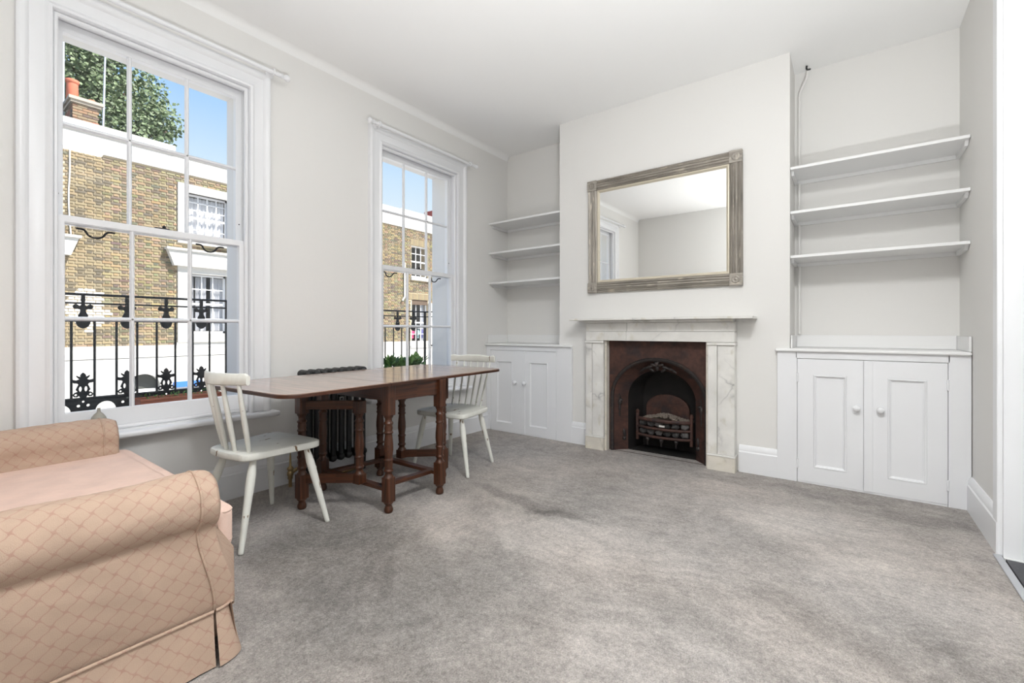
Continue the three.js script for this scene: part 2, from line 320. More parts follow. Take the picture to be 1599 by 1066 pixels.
// curtain poles resting over the casings
function curtainPole(z0, z1, y, label) {
  const t = thing('curtain_pole', label, 'curtain pole', [0, 0, 0], 0, 'white curtain poles over the windows');
  const X = XW + 0.085;
  obj('pole', rod(V3(X, y, z0), V3(X, y, z1), 0.0135, 0.0135, 16), M.gloss, t);
  for (const [z, s] of [[z0, 1], [z1, -1]]) {
    const fin = lathe([[0, 0], [0.016, 0], [0.017, 0.008], [0.011, 0.014], [0.012, 0.02], [0.02, 0.032], [0.022, 0.042], [0.018, 0.054], [0.008, 0.061], [0, 0.062]], 18).rotateX(s * PI / 2).translate(X, y, z);
    obj('finial', fin, M.gloss, t);
    obj('bracket', [rod(V3(XW + 0.03, y, z - s * 0.05), V3(X, y, z - s * 0.05), 0.009), new THREE.TorusGeometry(0.018, 0.006, 8, 18).translate(X, y, z - s * 0.05), lathe([[0, 0], [0.026, 0], [0.026, 0.006], [0.014, 0.014], [0, 0.014]], 16).rotateZ(-PI / 2).translate(XW + 0.028, y, z - s * 0.05)], M.gloss, t);
  }
}
curtainPole(-0.22, -1.49, 2.757, 'white curtain pole over the window beside the sofa');
curtainPole(-2.23, -3.42, 2.722, 'white curtain pole over the window next to the left alcove');

// ---------------------------------------------------------------- added unseen fill uplighter beside the camera: its light comes back softly off the ceiling
{
  const t = thing('added_fill_uplighter', 'added fill light out of view, a small white can uplighter on the carpet facing the ceiling', 'added fill lamp', [0.3, 0, -0.1]);
  obj('base', lathe([[0.001, 0], [0.12, 0], [0.12, 0.012], [0.1, 0.02], [0.001, 0.02]], 28), M.gloss, t);
  obj('can', lathe([[0.02, 0.021], [0.085, 0.021], [0.09, 0.03], [0.09, 0.2], [0.086, 0.2], [0.084, 0.034], [0.02, 0.034]], 32), M.gloss, t);
  obj('bulb', new THREE.SphereGeometry(0.04, 20, 14).translate(0, 0.12, 0), std({ color: 0xffffff, emissive: new THREE.Color(0.965, 0.985, 1), emissiveIntensity: 6 }), t);
  const l = new THREE.SpotLight(new THREE.Color(0.965, 0.985, 1), FILL_SPOT, 0, 1.1, 1, 2);
  l.name = 'fill_spot_light'; l.position.set(0, 0.205, 0); l.target.position.set(-0.2, 3, -0.6); l.castShadow = true; l.shadow.radius = 6; t.add(l, l.target);
}

// added unseen fill light, flush on the ceiling over the camera
{
  const t = thing('added_fill_ceiling_light', 'added fill light out of view, round and flush on the ceiling with a white diffuser', 'ceiling light', [-0.05, CH, -1.0]);
  obj('rim', lathe([[0.30, -0.001], [0.36, -0.001], [0.36, -0.03], [0.345, -0.04], [0.33, -0.03], [0.30, -0.028]], 40), M.gloss, t);
  obj('diffuser', lathe([[0.001, -0.03], [0.32, -0.03], [0.33, -0.024], [0.33, -0.002], [0.001, -0.002]], 40), std({ color: 0xffffff, emissive: new THREE.Color(0.975, 0.987, 1), emissiveIntensity: 2 }), t);
  const l = new THREE.RectAreaLight(new THREE.Color(0.975, 0.987, 1), FILL_PANEL, 0.58, 0.58);
  l.name = 'fill_panel_light'; l.position.set(0, -0.045, 0); l.rotation.x = -PI / 2; t.add(l);
}

// ---------------------------------------------------------------- alcove cupboards
function knob(x, y, z, parent) { return obj('knob', lathe([[0, 0], [0.011, 0], [0.009, 0.008], [0.0085, 0.014], [0.016, 0.02], [0.021, 0.028], [0.02, 0.036], [0.012, 0.042], [0, 0.044]], 20).rotateX(PI / 2).translate(x, y, z), M.gloss, parent); }
function cupboard(label, o) {
  const { x0, x1, d0, d1, split, top, panels, knobs, py, edgeL, edgeR } = o, zf = -3.72, dt = top - 0.07;
  const t = thing('alcove_cupboard', label, 'cupboard', [0, 0, 0], 0, 'white fitted cupboards in the alcoves');
  const bd = 0.012;
  obj('face_frame', [rb(x0, d0 - 0.002, 0, top - 0.022, zf - 0.022, zf, 0.002), rb(d1 + 0.002, x1, 0, top - 0.022, zf - 0.022, zf, 0.002), rb(d0 - 0.01, d1 + 0.01, dt + 0.003, top - 0.022, zf - 0.022, zf, 0.002), bb(d0, d1, 0.0, 0.012, zf - 0.02, zf - 0.004)], M.gloss, t);
  obj('carcass', [bb(edgeL + 0.006, edgeL + 0.02, 0, top - 0.024, ZF + 0.01, zf - 0.024), bb(edgeR - 0.02, edgeR - 0.006, 0, top - 0.024, ZF + 0.01, zf - 0.024), bb(edgeL + 0.006, edgeR - 0.006, 0.001, 0.02, ZF + 0.01, zf - 0.06)], M.gloss, t);
  obj('worktop', [rb(x0 - 0.012, x1 + 0.0, top - 0.022, top, -3.748, zf + 0.022, 0.009, 3), bb(edgeL + 0.003, edgeR - 0.003, top - 0.022, top, ZF + 0.003, -3.746)], M.shelf, t);
  obj('upstand', [rb(edgeL + 0.016, edgeR - 0.016, top + 0.001, top + 0.092, ZF + 0.003, ZF + 0.018, 0.003), rb(edgeL + 0.003, edgeL + 0.015, top + 0.001, top + 0.092, ZF + 0.003, o.upL, 0.003), rb(edgeR - 0.015, edgeR - 0.003, top + 0.001, top + 0.092, ZF + 0.003, o.upR, 0.003)], M.shelf, t);
  [[d0, split - 0.0015, panels[0]], [split + 0.0015, d1, panels[1]]].forEach(([a, b, [pa, pb]], k) => {
    const y0 = bd, y1 = dt, [p0, p1] = py, z0 = zf - 0.022, z1 = zf - 0.001;
    const dr = obj('door', [rb(a, pa, y0, y1, z0, z1, 0.002), rb(pb, b, y0, y1, z0, z1, 0.002), rb(pa - 0.003, pb + 0.003, y0, p0, z0, z1, 0.002), rb(pa - 0.003, pb + 0.003, p1, y1, z0, z1, 0.002)], M.gloss, t);
    obj('panel', bb(pa - 0.003, pb + 0.003, p0 - 0.003, p1 + 0.003, z0 + 0.003, z1 - 0.012), M.gloss, dr);
    obj('panel_moulding', toCreasedNormals(sweep([[pa, p0], [pb, p0], [pb, p1], [pa, p1]], true, [[0, 0], [0.0, 0.012], [0.004, 0.016], [0.010, 0.014], [0.013, 0.006], [0.018, 0.004], [0.02, 0]]), 0.5).translate(0, 0, z1 - 0.013), M.gloss, dr);
    knob(knobs[k], o.ky, z1, dr);
    const hx = k ? b : a;
    for (const hy of [0.13, dt - 0.13]) obj('hinge', [rod(V3(hx, hy - 0.032, z1 + 0.002), V3(hx, hy + 0.032, z1 + 0.002), 0.006, 0.006, 10)], M.gloss, dr);
    if (k) obj('cover_bead', rb(a - 0.002, a + 0.045, y0, y1, z1 - 0.002, z1 + 0.005, 0.002), M.gloss, dr);
  });
  return t;
}
cupboard('white two door fitted cupboard in the alcove left of the fireplace', { x0: XW + 0.004, x1: -2.075, d0: -3.055, d1: -2.247, split: -2.655, top: 0.917, panels: [[-2.98, -2.775], [-2.561, -2.342]], knobs: [-2.722, -2.606], ky: 0.524, py: [0.088, 0.739], edgeL: XW, edgeR: BX0, upL: -3.74, upR: -3.76 });
cupboard('white two door fitted cupboard in the alcove right of the fireplace', { x0: -0.405, x1: XR - 0.004, d0: -0.283, d1: 0.48, split: 0.083, top: 0.93, panels: [[-0.19, -0.006], [0.203, 0.389]], knobs: [0.046, 0.168], ky: 0.55, py: [0.113, 0.752], edgeL: BX1, edgeR: XR, upL: -3.76, upR: -3.72 });

// ---------------------------------------------------------------- alcove shelves on battens
function shelf(x0, x1, y, label) {
  const t = thing('alcove_shelf', label, 'shelf', [0, 0, 0], 0, 'white shelves in the alcoves');
  const zf = -3.76;
  obj('board', rb(x0 + 0.002, x1 - 0.002, y - 0.02, y, ZF + 0.001, zf, 0.003), M.shelf, t);
  obj('batten', bb(x0 + 0.002, x1 - 0.002, y - 0.047, y - 0.0205, ZF + 0.001, ZF + 0.02), M.shelf, t);
  for (const [a, b] of [[x0 + 0.002, x0 + 0.02], [x1 - 0.02, x1 - 0.002]]) {
    const s = new THREE.Shape([[-ZF - 0.02, y - 0.0205], [-zf + 0.04, y - 0.0205], [-zf + 0.065, y - 0.047], [-ZF - 0.02, y - 0.047]].map(([p, q]) => new THREE.Vector2(p, q)));
    const g = ext(s, b - a).rotateY(PI / 2).translate(a, 0, 0);
    obj('batten', g, M.shelf, t);
  }
}
[['top', 2.215], ['middle', 1.895], ['bottom', 1.573]].forEach(([k, y]) => shelf(XW, BX0, y, 'white ' + k + ' shelf in the alcove left of the fireplace'));
[['top', 2.22], ['middle', 1.905], ['bottom', 1.59]].forEach(([k, y]) => shelf(BX1, XR, y, 'white ' + k + ' shelf in the alcove right of the fireplace'));
// painted cable run in the corner of the right alcove (in lengths between the shelves)
{
  const t = thing('cable_conduit', 'thin painted cable conduit rising in the right alcove corner', 'conduit');
  const x = BX1 + 0.034, z = ZF + 0.045, ys = [[1.03, 1.543], [1.59, 1.858], [1.905, 2.173], [2.22, 2.80]];
  for (const [a, b] of ys) obj('conduit_length', rod(V3(x, a, z), V3(x, b, z), 0.009, 0.009, 12), M.wall, t);
  obj('conduit_bend', tube([V3(x, 2.80, z), V3(x, 2.84, z), V3(x + 0.012, 2.88, z + 0.005), V3(x + 0.05, 2.96, z + 0.02), V3(x + 0.055, CH - 0.002, z + 0.03)], 0.008, 20, 10), M.wall, t);
  obj('cable_end', [tube([V3(x + 0.05, CH - 0.004, z + 0.05), V3(x + 0.052, CH - 0.03, z + 0.05), V3(x + 0.075, CH - 0.035, z + 0.05)], 0.006, 10, 8)], M.black, t);
}

// ---------------------------------------------------------------- marble fireplace
const marbleTex = dtex(1024, 1024, (u, v) => {
  const x = u * 5, y = v * 5, w = fbm(x * 0.9, y * 0.9, 2, 5);
  const q = sstep(-0.1, 0.3, fbm(x * 0.7, y * 0.7, 21)), vein = q * Math.pow(1 - Math.abs(Math.sin((x * 0.8 + y * 1.3 + 2.6 * w) * 1.3)), 9), vein2 = q * Math.pow(1 - Math.abs(Math.sin((x * 1.5 - y * 0.5 + 2.4 * fbm(x * 0.8, y * 0.8, 7)) * 1.6)), 16);
  const cloud = fbm(x * 1.6, y * 1.6, 5), grime = sstep(0.1, 0.5, fbm(x * 3.2, y * 2.1, 11, 5));
  const k = 1 + 0.12 * cloud - 0.2 * vein - 0.16 * vein2 + 0.02 * (rnd() - 0.5) - 0.08 * grime;
  return [229 * k, (227 - 3 * grime) * k, (222 - 12 * grime) * k];
});
M.marble = std({ map: rep(marbleTex, 0.8, 0.8), roughness: 0.32 });
M.marble2 = std({ map: Object.assign(rep(marbleTex, 0.5, 0.5, 0.7), { offset: new THREE.Vector2(0.37, 0.21) }), roughness: 0.36 });
M.marbleWarm = std({ map: Object.assign(rep(marbleTex, 0.8, 0.8, 1.9), { offset: new THREE.Vector2(0.6, 0.1) }), color: new THREE.Color(0.95, 0.91, 0.84), roughness: 0.5 });
{
  const t = thing('fireplace_surround', 'veined white marble fireplace surround with mantel shelf on the chimney breast', 'fireplace');
  const zf = -3.645, zw = ZBR + 0.002, L0 = -1.895, L1 = -1.718, R0 = -0.862, R1 = -0.668;
  obj('mantel_shelf', rb(-2.005, -0.535, 1.142, 1.160, zw, -3.545, 0.003), M.marble, t);
  obj('shelf_backing', rb(L0 + 0.01, R1 - 0.01, 1.122, 1.1415, zw, -3.62, 0.002), M.marble, t);
  // frieze: two courses of slabs, the joint left of the middle
  obj('frieze_slab', rb(L0 + 0.004, -1.508, 1.049, 1.121, zw, zf - 0.012, 0.002), M.marble2, t);
  obj('frieze_slab', rb(-1.506, R1 - 0.004, 1.049, 1.121, zw, zf - 0.012, 0.002), M.marble, t);
  obj('frieze_slab', rb(L0 + 0.004, -1.512, 0.968, 1.047, zw, zf - 0.006, 0.002), M.marble, t);
  obj('frieze_slab', rb(-1.510, R1 - 0.004, 0.968, 1.047, zw, zf - 0.006, 0.002), M.marble2, t);
  for (const [a, b, ol, or] of [[L0, L1, 1, 0], [R0, R1, 0, 1]]) {
    const s = a + (b - a) * 0.37;
    obj('capital_strip', rb(a - (ol ? 0.004 : 0), b + (or ? 0.004 : 0), 0.944, 0.966, zw, zf + 0.006, 0.004, 3), M.marble, t);
    obj('jamb_slab', rb(a + 0.004, s - 0.0015, 0.124, 0.943, zw, zf - 0.004, 0.002), M.marble2, t);
    obj('jamb_slab', rb(s + 0.0015, b - 0.004, 0.124, 0.943, zw, zf - 0.008, 0.002), M.marble, t);
    obj('plinth_cap', rb(a - 0.002, b + 0.002, 0.108, 0.123, zw, zf + 0.004, 0.004, 3), M.marble, t);
    obj('plinth', rb(a, b, 0, 0.107, zw, zf, 0.003), M.marbleWarm, t);
  }
  // inner slips returning to the iron plate
  obj('inner_slip', [rb(L1 + 0.001, L1 + 0.014, 0, 0.966, ZBR + 0.002, zf - 0.03, 0.002)], M.marbleWarm, t);
  obj('inner_slip', [rb(R0 - 0.014, R0 - 0.001, 0, 0.966, ZBR + 0.002, zf - 0.03, 0.002)], M.marbleWarm, t);
}
// cast iron arched insert
const rustTex = dtex(512, 512, (u, v) => {
  const n = fbm(u * 5, v * 5, 1, 5), m = fbm(u * 22, v * 22, 4, 3), k = 1 + 0.5 * n + 0.3 * m + 0.12 * (rnd() - 0.5), s = sstep(0.05, 0.35, fbm(u * 3, v * 3, 9));
  return [(72 - 18 * s) * k, (48 - 5 * s) * k, (41 + 2 * s) * k];
});
const sootTex = dtex(512, 512, (u, v) => { const k = 1 + 0.5 * fbm(u * 6, v * 6, 2, 5) + 0.2 * (rnd() - 0.5), s = sstep(0.1, 0.4, fbm(u * 3, v * 3, 6)); return [(27 + 12 * s) * k, (24 + 5 * s) * k, 23 * k]; });
M.rust = std({ map: rep(rustTex, 1.5, 1.5), roughness: 0.62, metalness: 0.25, bumpMap: rep(rustTex, 4, 4), bumpScale: 0.001 });
M.soot = std({ map: rep(sootTex, 2, 2), roughness: 0.8, metalness: 0.1 });
M.iron = std({ map: rep(sootTex, 5, 5), color: new THREE.Color(3.2, 3.2, 3.3), roughness: 0.45, metalness: 0.4 });
{
  const t = thing('fireplace_insert', 'rusty brown cast iron arched fireplace insert with grate', 'fireplace insert');
  const cx = -1.28, zp = -3.735, sp = 0.47, A = 0.385, Bh = 0.335, zi = -3.835, a2 = 0.288, b2 = 0.255, sp2 = 0.46;
  const arch = (a, b, s, n = 28) => { const r = []; r.push([cx + a, 0.0]); for (let i = 0; i <= n; i++) { const q = (i / n) * PI; r.push([cx + a * Math.cos(q), s + b * Math.sin(q)]); } r.push([cx - a, 0.0]); return r; };
  const outline = new THREE.Shape([[-1.703, 0.001], [-0.877, 0.001], [-0.877, 0.965], [-1.703, 0.965]].map(([x, y]) => new THREE.Vector2(x, y)));
  const hole = arch(A - 0.004, Bh - 0.004, sp).map(([x, y]) => new THREE.Vector2(x, y - (y === 0 ? -0.0015 : 0)));
  outline.holes.push(new THREE.Path(hole));
  obj('face_plate', ext(outline, 0.012, 0, 24).translate(0, 0, zp - 0.012), M.rust, t);
  // raised rib round the arch
  const ribPath = arch(A, Bh, sp, 40).reverse();
  obj('arch_rib', toCreasedNormals(sweep(ribPath, false, [[-0.006, 0], [-0.006, 0.008], [0.004, 0.016], [0.016, 0.016], [0.024, 0.008], [0.024, 0]].map(([p, q]) => [p, q])), 0.7).translate(0, 0, zp), M.iron, t);
  // splayed reveal between outer and inner arch
  const o = arch(A - 0.004, Bh - 0.004, sp, 40), q = arch(a2, b2, sp2, 40), pos = [];
  for (let i = 0; i < o.length - 1; i++) {
    const A0 = [o[i][0], o[i][1], zp - 0.008], A1 = [o[i + 1][0], o[i + 1][1], zp - 0.008], B0 = [q[i][0], q[i][1], zi], B1 = [q[i + 1][0], q[i + 1][1], zi];
    pos.push(...A0, ...A1, ...B0, ...B0, ...A1, ...B1);
  }
  const sg = new THREE.BufferGeometry(); sg.setAttribute('position', new THREE.Float32BufferAttribute(pos, 3)); sg.computeVertexNormals();
  obj('splayed_reveal', toCreasedNormals(sg, 0.6), M.rust, t);
  // fire box behind
  const back = arch(a2, b2, sp2, 40), p2 = [];
  for (let i = 0; i < back.length - 1; i++) {
    const s = 0.8, A0 = [back[i][0], back[i][1], zi], A1 = [back[i + 1][0], back[i + 1][1], zi], B0 = [cx + (back[i][0] - cx) * s, back[i][1], -4.05], B1 = [cx + (back[i + 1][0] - cx) * s, back[i + 1][1], -4.05];
    p2.push(...A0, ...A1, ...B0, ...B0, ...A1, ...B1);
  }
  const fg = new THREE.BufferGeometry(); fg.setAttribute('position', new THREE.Float32BufferAttribute(p2, 3)); fg.computeVertexNormals();
  obj('fire_box', [toCreasedNormals(fg, 0.6), bb(cx - 0.3, cx + 0.3, 0, 0.8, -4.08, -4.05), bb(cx - 0.3, cx + 0.3, 0.001, 0.006, -4.05, zi)], M.soot, t);
  const bs = new THREE.Shape(); bs.moveTo(cx - 0.19, 0.12); bs.lineTo(cx + 0.19, 0.12); bs.lineTo(cx + 0.19, 0.36); bs.absellipse(cx, 0.36, 0.19, 0.13, 0, PI, false);
  obj('fire_back', ext(bs, 0.03, 0.006, 20).translate(0, 0, -4.045), M.rust, t);
  // cast ornament at the crown of the arch: a rosette with leaves
  const orn = [];
  const blob = (x, y, z, a, b, c, rz) => { const g = new THREE.SphereGeometry(1, 12, 8).scale(a, b, c); g.rotateZ(rz); return g.translate(x, y, z); };
  orn.push(blob(cx, 0.775, zp - 0.012, 0.022, 0.026, 0.022, 0), blob(cx, 0.745, zp - 0.018, 0.016, 0.03, 0.016, 0));
  for (const s of [-1, 1]) {
    orn.push(blob(cx + s * 0.03, 0.765, zp - 0.012, 0.03, 0.013, 0.014, s * 0.3), blob(cx + s * 0.062, 0.748, zp - 0.022, 0.034, 0.014, 0.014, -s * 0.35), blob(cx + s * 0.1, 0.735, zp - 0.03, 0.03, 0.012, 0.012, -s * 0.3), blob(cx + s * 0.05, 0.722, zp - 0.03, 0.028, 0.012, 0.012, s * 0.6), blob(cx + s * 0.135, 0.716, zp - 0.036, 0.024, 0.01, 0.01, -s * 0.6));
    orn.push(blob(cx + s * 0.02, 0.8, zp - 0.006, 0.012, 0.022, 0.012, -s * 0.5));
  }
  obj('crown_ornament', orn, M.iron, t);
  for (const s of [1, -1]) {   // hanging ornaments on the cheeks
    const x = cx + s * 0.345, z = zp - 0.045, g = [];
    g.push(blob(x, 0.42, z, 0.022, 0.03, 0.016, 0), blob(x, 0.37, z, 0.014, 0.034, 0.012, 0), blob(x, 0.32, z, 0.009, 0.03, 0.01, 0), blob(x - 0.015, 0.445, z, 0.02, 0.01, 0.01, 0.6), blob(x + 0.015, 0.445, z, 0.02, 0.01, 0.01, -0.6), blob(x, 0.475, z, 0.008, 0.03, 0.01, 0.2));
    g.push(blob(x - s * 0.03, 0.15, z - 0.03, 0.016, 0.04, 0.014, 0.2), blob(x - s * 0.03, 0.1, z - 0.03, 0.02, 0.02, 0.016, 0));
    obj('cheek_ornament', g, M.iron, t);
  }
  // grate: three bowed bars, end posts, feet
  const gx0 = -1.487, gx1 = -1.03, gz = -3.85, gm = (gx0 + gx1) / 2;
  const bow = (y, r, w = 1) => tube([V3(gx0, y, gz), V3(gx0 + 0.06, y, gz + 0.035), V3(gm, y, gz + 0.065), V3(gx1 - 0.06, y, gz + 0.035), V3(gx1, y, gz)], r, 40, 10).translate(0, -y, 0).scale(1, w, 1).translate(0, y, 0);
  obj('grate_bar', bow(0.292, 0.011, 1.4), M.rust, t); obj('grate_bar', bow(0.222, 0.010, 1.2), M.rust, t); obj('grate_bar', bow(0.152, 0.010, 1.2), M.rust, t);
  for (const x of [gx0, gx1]) obj('grate_post', [rb(x - 0.012, x + 0.012, 0.1, 0.33, gz - 0.015, gz + 0.012, 0.004), blob(x, 0.345, gz, 0.016, 0.022, 0.014, 0)], M.rust, t);
  for (const [x, dz] of [[gm - 0.12, 0.05], [gm, 0.062], [gm + 0.12, 0.05]]) obj('grate_foot', lathe([[0, 0.075], [0.005, 0.078], [0.008, 0.09], [0.005, 0.1], [0.012, 0.115], [0.017, 0.128], [0.013, 0.142], [0, 0.143]], 14).translate(x, 0, gz + dz), M.iron, t);
  obj('grate_tray', bb(gx0 + 0.01, gx1 - 0.01, 0.128, 0.14, -4.0, gz + 0.005), M.soot, t);
  // fuel behind the bars
  const coalM = [0.035, 0.06, 0.1].map((c) => std({ color: new THREE.Color(c * 1.08, c * 1.02, c), roughness: 0.9 }));
  let n = 0;
  for (const y of [0.188, 0.256]) for (let k = 0; k < 6; k++) {
    const x = gx0 + 0.055 + k * 0.07, bowz = 0.04 * Math.cos(((x - gm) / 0.24) * 1.3), r = 0.029;
    const g = new THREE.IcosahedronGeometry(r, 2), p = g.attributes.position, s0 = rr(0, 50);
    for (let i = 0; i < p.count; i++) { const f = 1 + 0.35 * nz(p.getX(i) * 45 + s0, p.getY(i) * 45, p.getZ(i) * 45); p.setXYZ(i, p.getX(i) * f * 1.15, p.getY(i) * f, p.getZ(i) * f * 0.9); }
    g.computeVertexNormals(); g.translate(x, y, gz + bowz - 0.015);
    tag(obj('coal_lump', g, coalM[n++ % 3]), y > 0.22 ? 'grey lump of coal between the top and middle grate bars' : 'grey lump of coal between the middle and bottom grate bars', 'coal', y > 0.22 ? 'coal lumps in the upper gap of the grate' : 'coal lumps in the lower gap of the grate');
  }
  const ash = [];
  for (let k = 0; k < 220; k++) {
    const x = rr(gx0 + 0.04, gx1 - 0.04), z = rr(-3.98, gz + 0.02), h = 0.05 * Math.exp(-(((x - gm) / 0.12) ** 2)) * (1 - Math.abs(z + 3.9) / 0.2), r = rr(0.008, 0.017);
    ash.push(new THREE.IcosahedronGeometry(r, 0).scale(rr(0.8, 1.6), rr(0.5, 0.8), 1).rotateY(rr(0, 6)).rotateZ(rr(-0.5, 0.5)).translate(x, 0.288 + h, z));
  }
  ash.push(bb(gx0 + 0.02, gx1 - 0.02, 0.27, 0.288, -4.0, gz + 0.0));
  const am = obj('ash_heap', ash, std({ color: new THREE.Color(0.2, 0.165, 0.135), roughness: 1 })); am.userData.kind = 'stuff';
  tag(am, 'heap of brown ash and chips on top of the grate', 'ash');
  tag(obj('paper_scrap', rb(gm - 0.016, gm + 0.03, 0.243, 0.259, gz + 0.067, gz + 0.071, 0.001), std({ color: new THREE.Color(0.6, 0.58, 0.54), roughness: 0.8 })), 'small pale scrap caught on the grate bars', 'scrap');
}

// ---------------------------------------------------------------- mirror over the mantel
{
  const t = thing('wall_mirror', 'large rectangular mirror in a distressed silver gilt frame over the mantel', 'mirror', [-1.2665, 1.395, ZBR + 0.003]);
  t.rotation.x = 0.008;   // hangs leaning a little forward at the top
  const W = 1.277 / 2, H = 1.012, fw = 0.092;
  const silver = (rot) => std({ map: rep(dtex(512, 512, (u, v) => { const s = fbm(u * 3, v * 60, 3, 4), b = fbm(u * 4, v * 6, 8), w = sstep(0.15, 0.4, fbm(u * 7, v * 30, 12)), k = 1 + 0.35 * s + 0.25 * b; return [(156 + 50 * w) * k, (150 + 47 * w) * k, (141 + 42 * w) * k]; }), 1, 1, rot), roughness: 0.42, metalness: 0.45 });
  const sH = silver(0), sV = silver(PI / 2);
  const prof = [[0, 0], [0, 0.016], [0.004, 0.022], [0.014, 0.028], [0.02, 0.022], [0.026, 0.029], [0.034, 0.031], [0.04, 0.025], [0.046, 0.031], [0.054, 0.031], [0.06, 0.025], [0.066, 0.029], [0.072, 0.024], [0.08, 0.03], [0.086, 0.022], [0.092, 0.016], [0.092, 0]].map(([a, b]) => [a - fw, b]);
  const c = fw;
  const rails = [['rail', [[-W + c, 0], [W - c, 0]], sH, 1], ['rail', [[W - c, H], [-W + c, H]], sH, 1], ['stile', [[W, c], [W, H - c]], sV, 1], ['stile', [[-W, H - c], [-W, c]], sV, 1]];
  for (const [nm, path, m] of rails) obj('frame_' + nm, toCreasedNormals(sweep(path, false, prof.map(([a, b]) => [-a - 0, b]).map(([a, b]) => [a, b])), 0.4), m, t);
  for (const [x, y] of [[-W + c / 2, c / 2], [W - c / 2, c / 2], [-W + c / 2, H - c / 2], [W - c / 2, H - c / 2]]) {
    const b = obj('corner_block', rb(x - c / 2, x + c / 2, y - c / 2, y + c / 2, 0, 0.033, 0.003), sH, t);
    obj('rosette', lathe([[0, 0.006], [0.008, 0.005], [0.012, 0.001], [0.018, 0.004], [0.026, 0.005], [0.03, 0.001], [0.031, 0]], 24).rotateX(PI / 2).translate(x, y, 0.032), sV, b);
  }
  obj('inner_slip', toCreasedNormals(sweep([[-W + c, c], [W - c, c], [W - c, H - c], [-W + c, H - c]], true, [[0, 0.002], [0, 0.02], [0.008, 0.022], [0.016, 0.014], [0.022, 0.008], [0.022, 0.002]]), 0.4), std({ color: new THREE.Color(0.66, 0.6, 0.48), roughness: 0.4, metalness: 0.3 }), t);
  obj('mirror_glass', bb(-W + c + 0.01, W - c - 0.01, c + 0.01, H - c - 0.01, 0.001, 0.007), std({ color: new THREE.Color(0.93, 0.94, 0.93), roughness: 0.0, metalness: 1 }), t);
}

// ---------------------------------------------------------------- gate-leg table
const woodTex = (r, g, b, k1, sd) => dtex(512, 1024, (u, v) => {
  const w = u * 9 + 1.2 * fbm(u * 3, v * 1.2, sd, 3), ring = fbm(w * 3, v * 1.5, sd, 4), fine = fbm(u * 90, v * 3, sd + 3, 3), k = 1 + k1 * ring + 0.28 * fine + 0.05 * (rnd() - 0.5);
  return [r * k, g * k, b * k];
});
const oak = woodTex(72, 40, 23, 0.7, 3), oakTopSheen = woodTex(160, 128, 110, 0.3, 8);  // top is paler: window sheen put into its wood colour
M.oakV = std({ map: rep(oak, 4, 1.5), roughness: 0.33 });
M.oakH = std({ map: rep(oak, 4, 1.5, PI / 2), roughness: 0.33 });
M.oakTopSheen = phy({ map: rep(oakTopSheen, 1.4, 0.9, PI / 2), roughness: 0.35, clearcoat: 1, clearcoatRoughness: 0.14 });
M.oakEdge = std({ map: rep(oak, 2, 1, PI / 2), color: new THREE.Color(0.8, 0.75, 0.7), roughness: 0.35 });
function turnedLeg(h, top) {   // square blocks with turned shaft and foot
  const b = 0.0285, g = [];
  g.push(rb(-b, b, 0.565, top, -b, b, 0.003), rb(-b, b, 0.062, 0.205, -b, b, 0.004));
  g.push(lathe([[0.001, 0.0], [0.021, 0.0], [0.026, 0.008], [0.026, 0.022], [0.02, 0.038], [0.019, 0.046], [0.026, 0.054], [0.03, 0.063], [0.001, 0.064]], 18));
  g.push(lathe([[0.03, 0.204], [0.028, 0.212], [0.021, 0.22], [0.02, 0.234], [0.026, 0.238], [0.0275, 0.244], [0.026, 0.25], [0.0215, 0.254], [0.024, 0.28], [0.0235, 0.298], [0.0265, 0.302], [0.0275, 0.307], [0.026, 0.312], [0.022, 0.318], [0.025, 0.34], [0.0275, 0.365], [0.0268, 0.395], [0.0235, 0.43], [0.021, 0.456], [0.0255, 0.46], [0.027, 0.465], [0.0255, 0.47], [0.022, 0.475], [0.0245, 0.49], [0.022, 0.508], [0.0265, 0.513], [0.0275, 0.518], [0.0262, 0.523], [0.02, 0.53], [0.02, 0.545], [0.026, 0.555], [0.03, 0.566]], 20));
  return g;
}
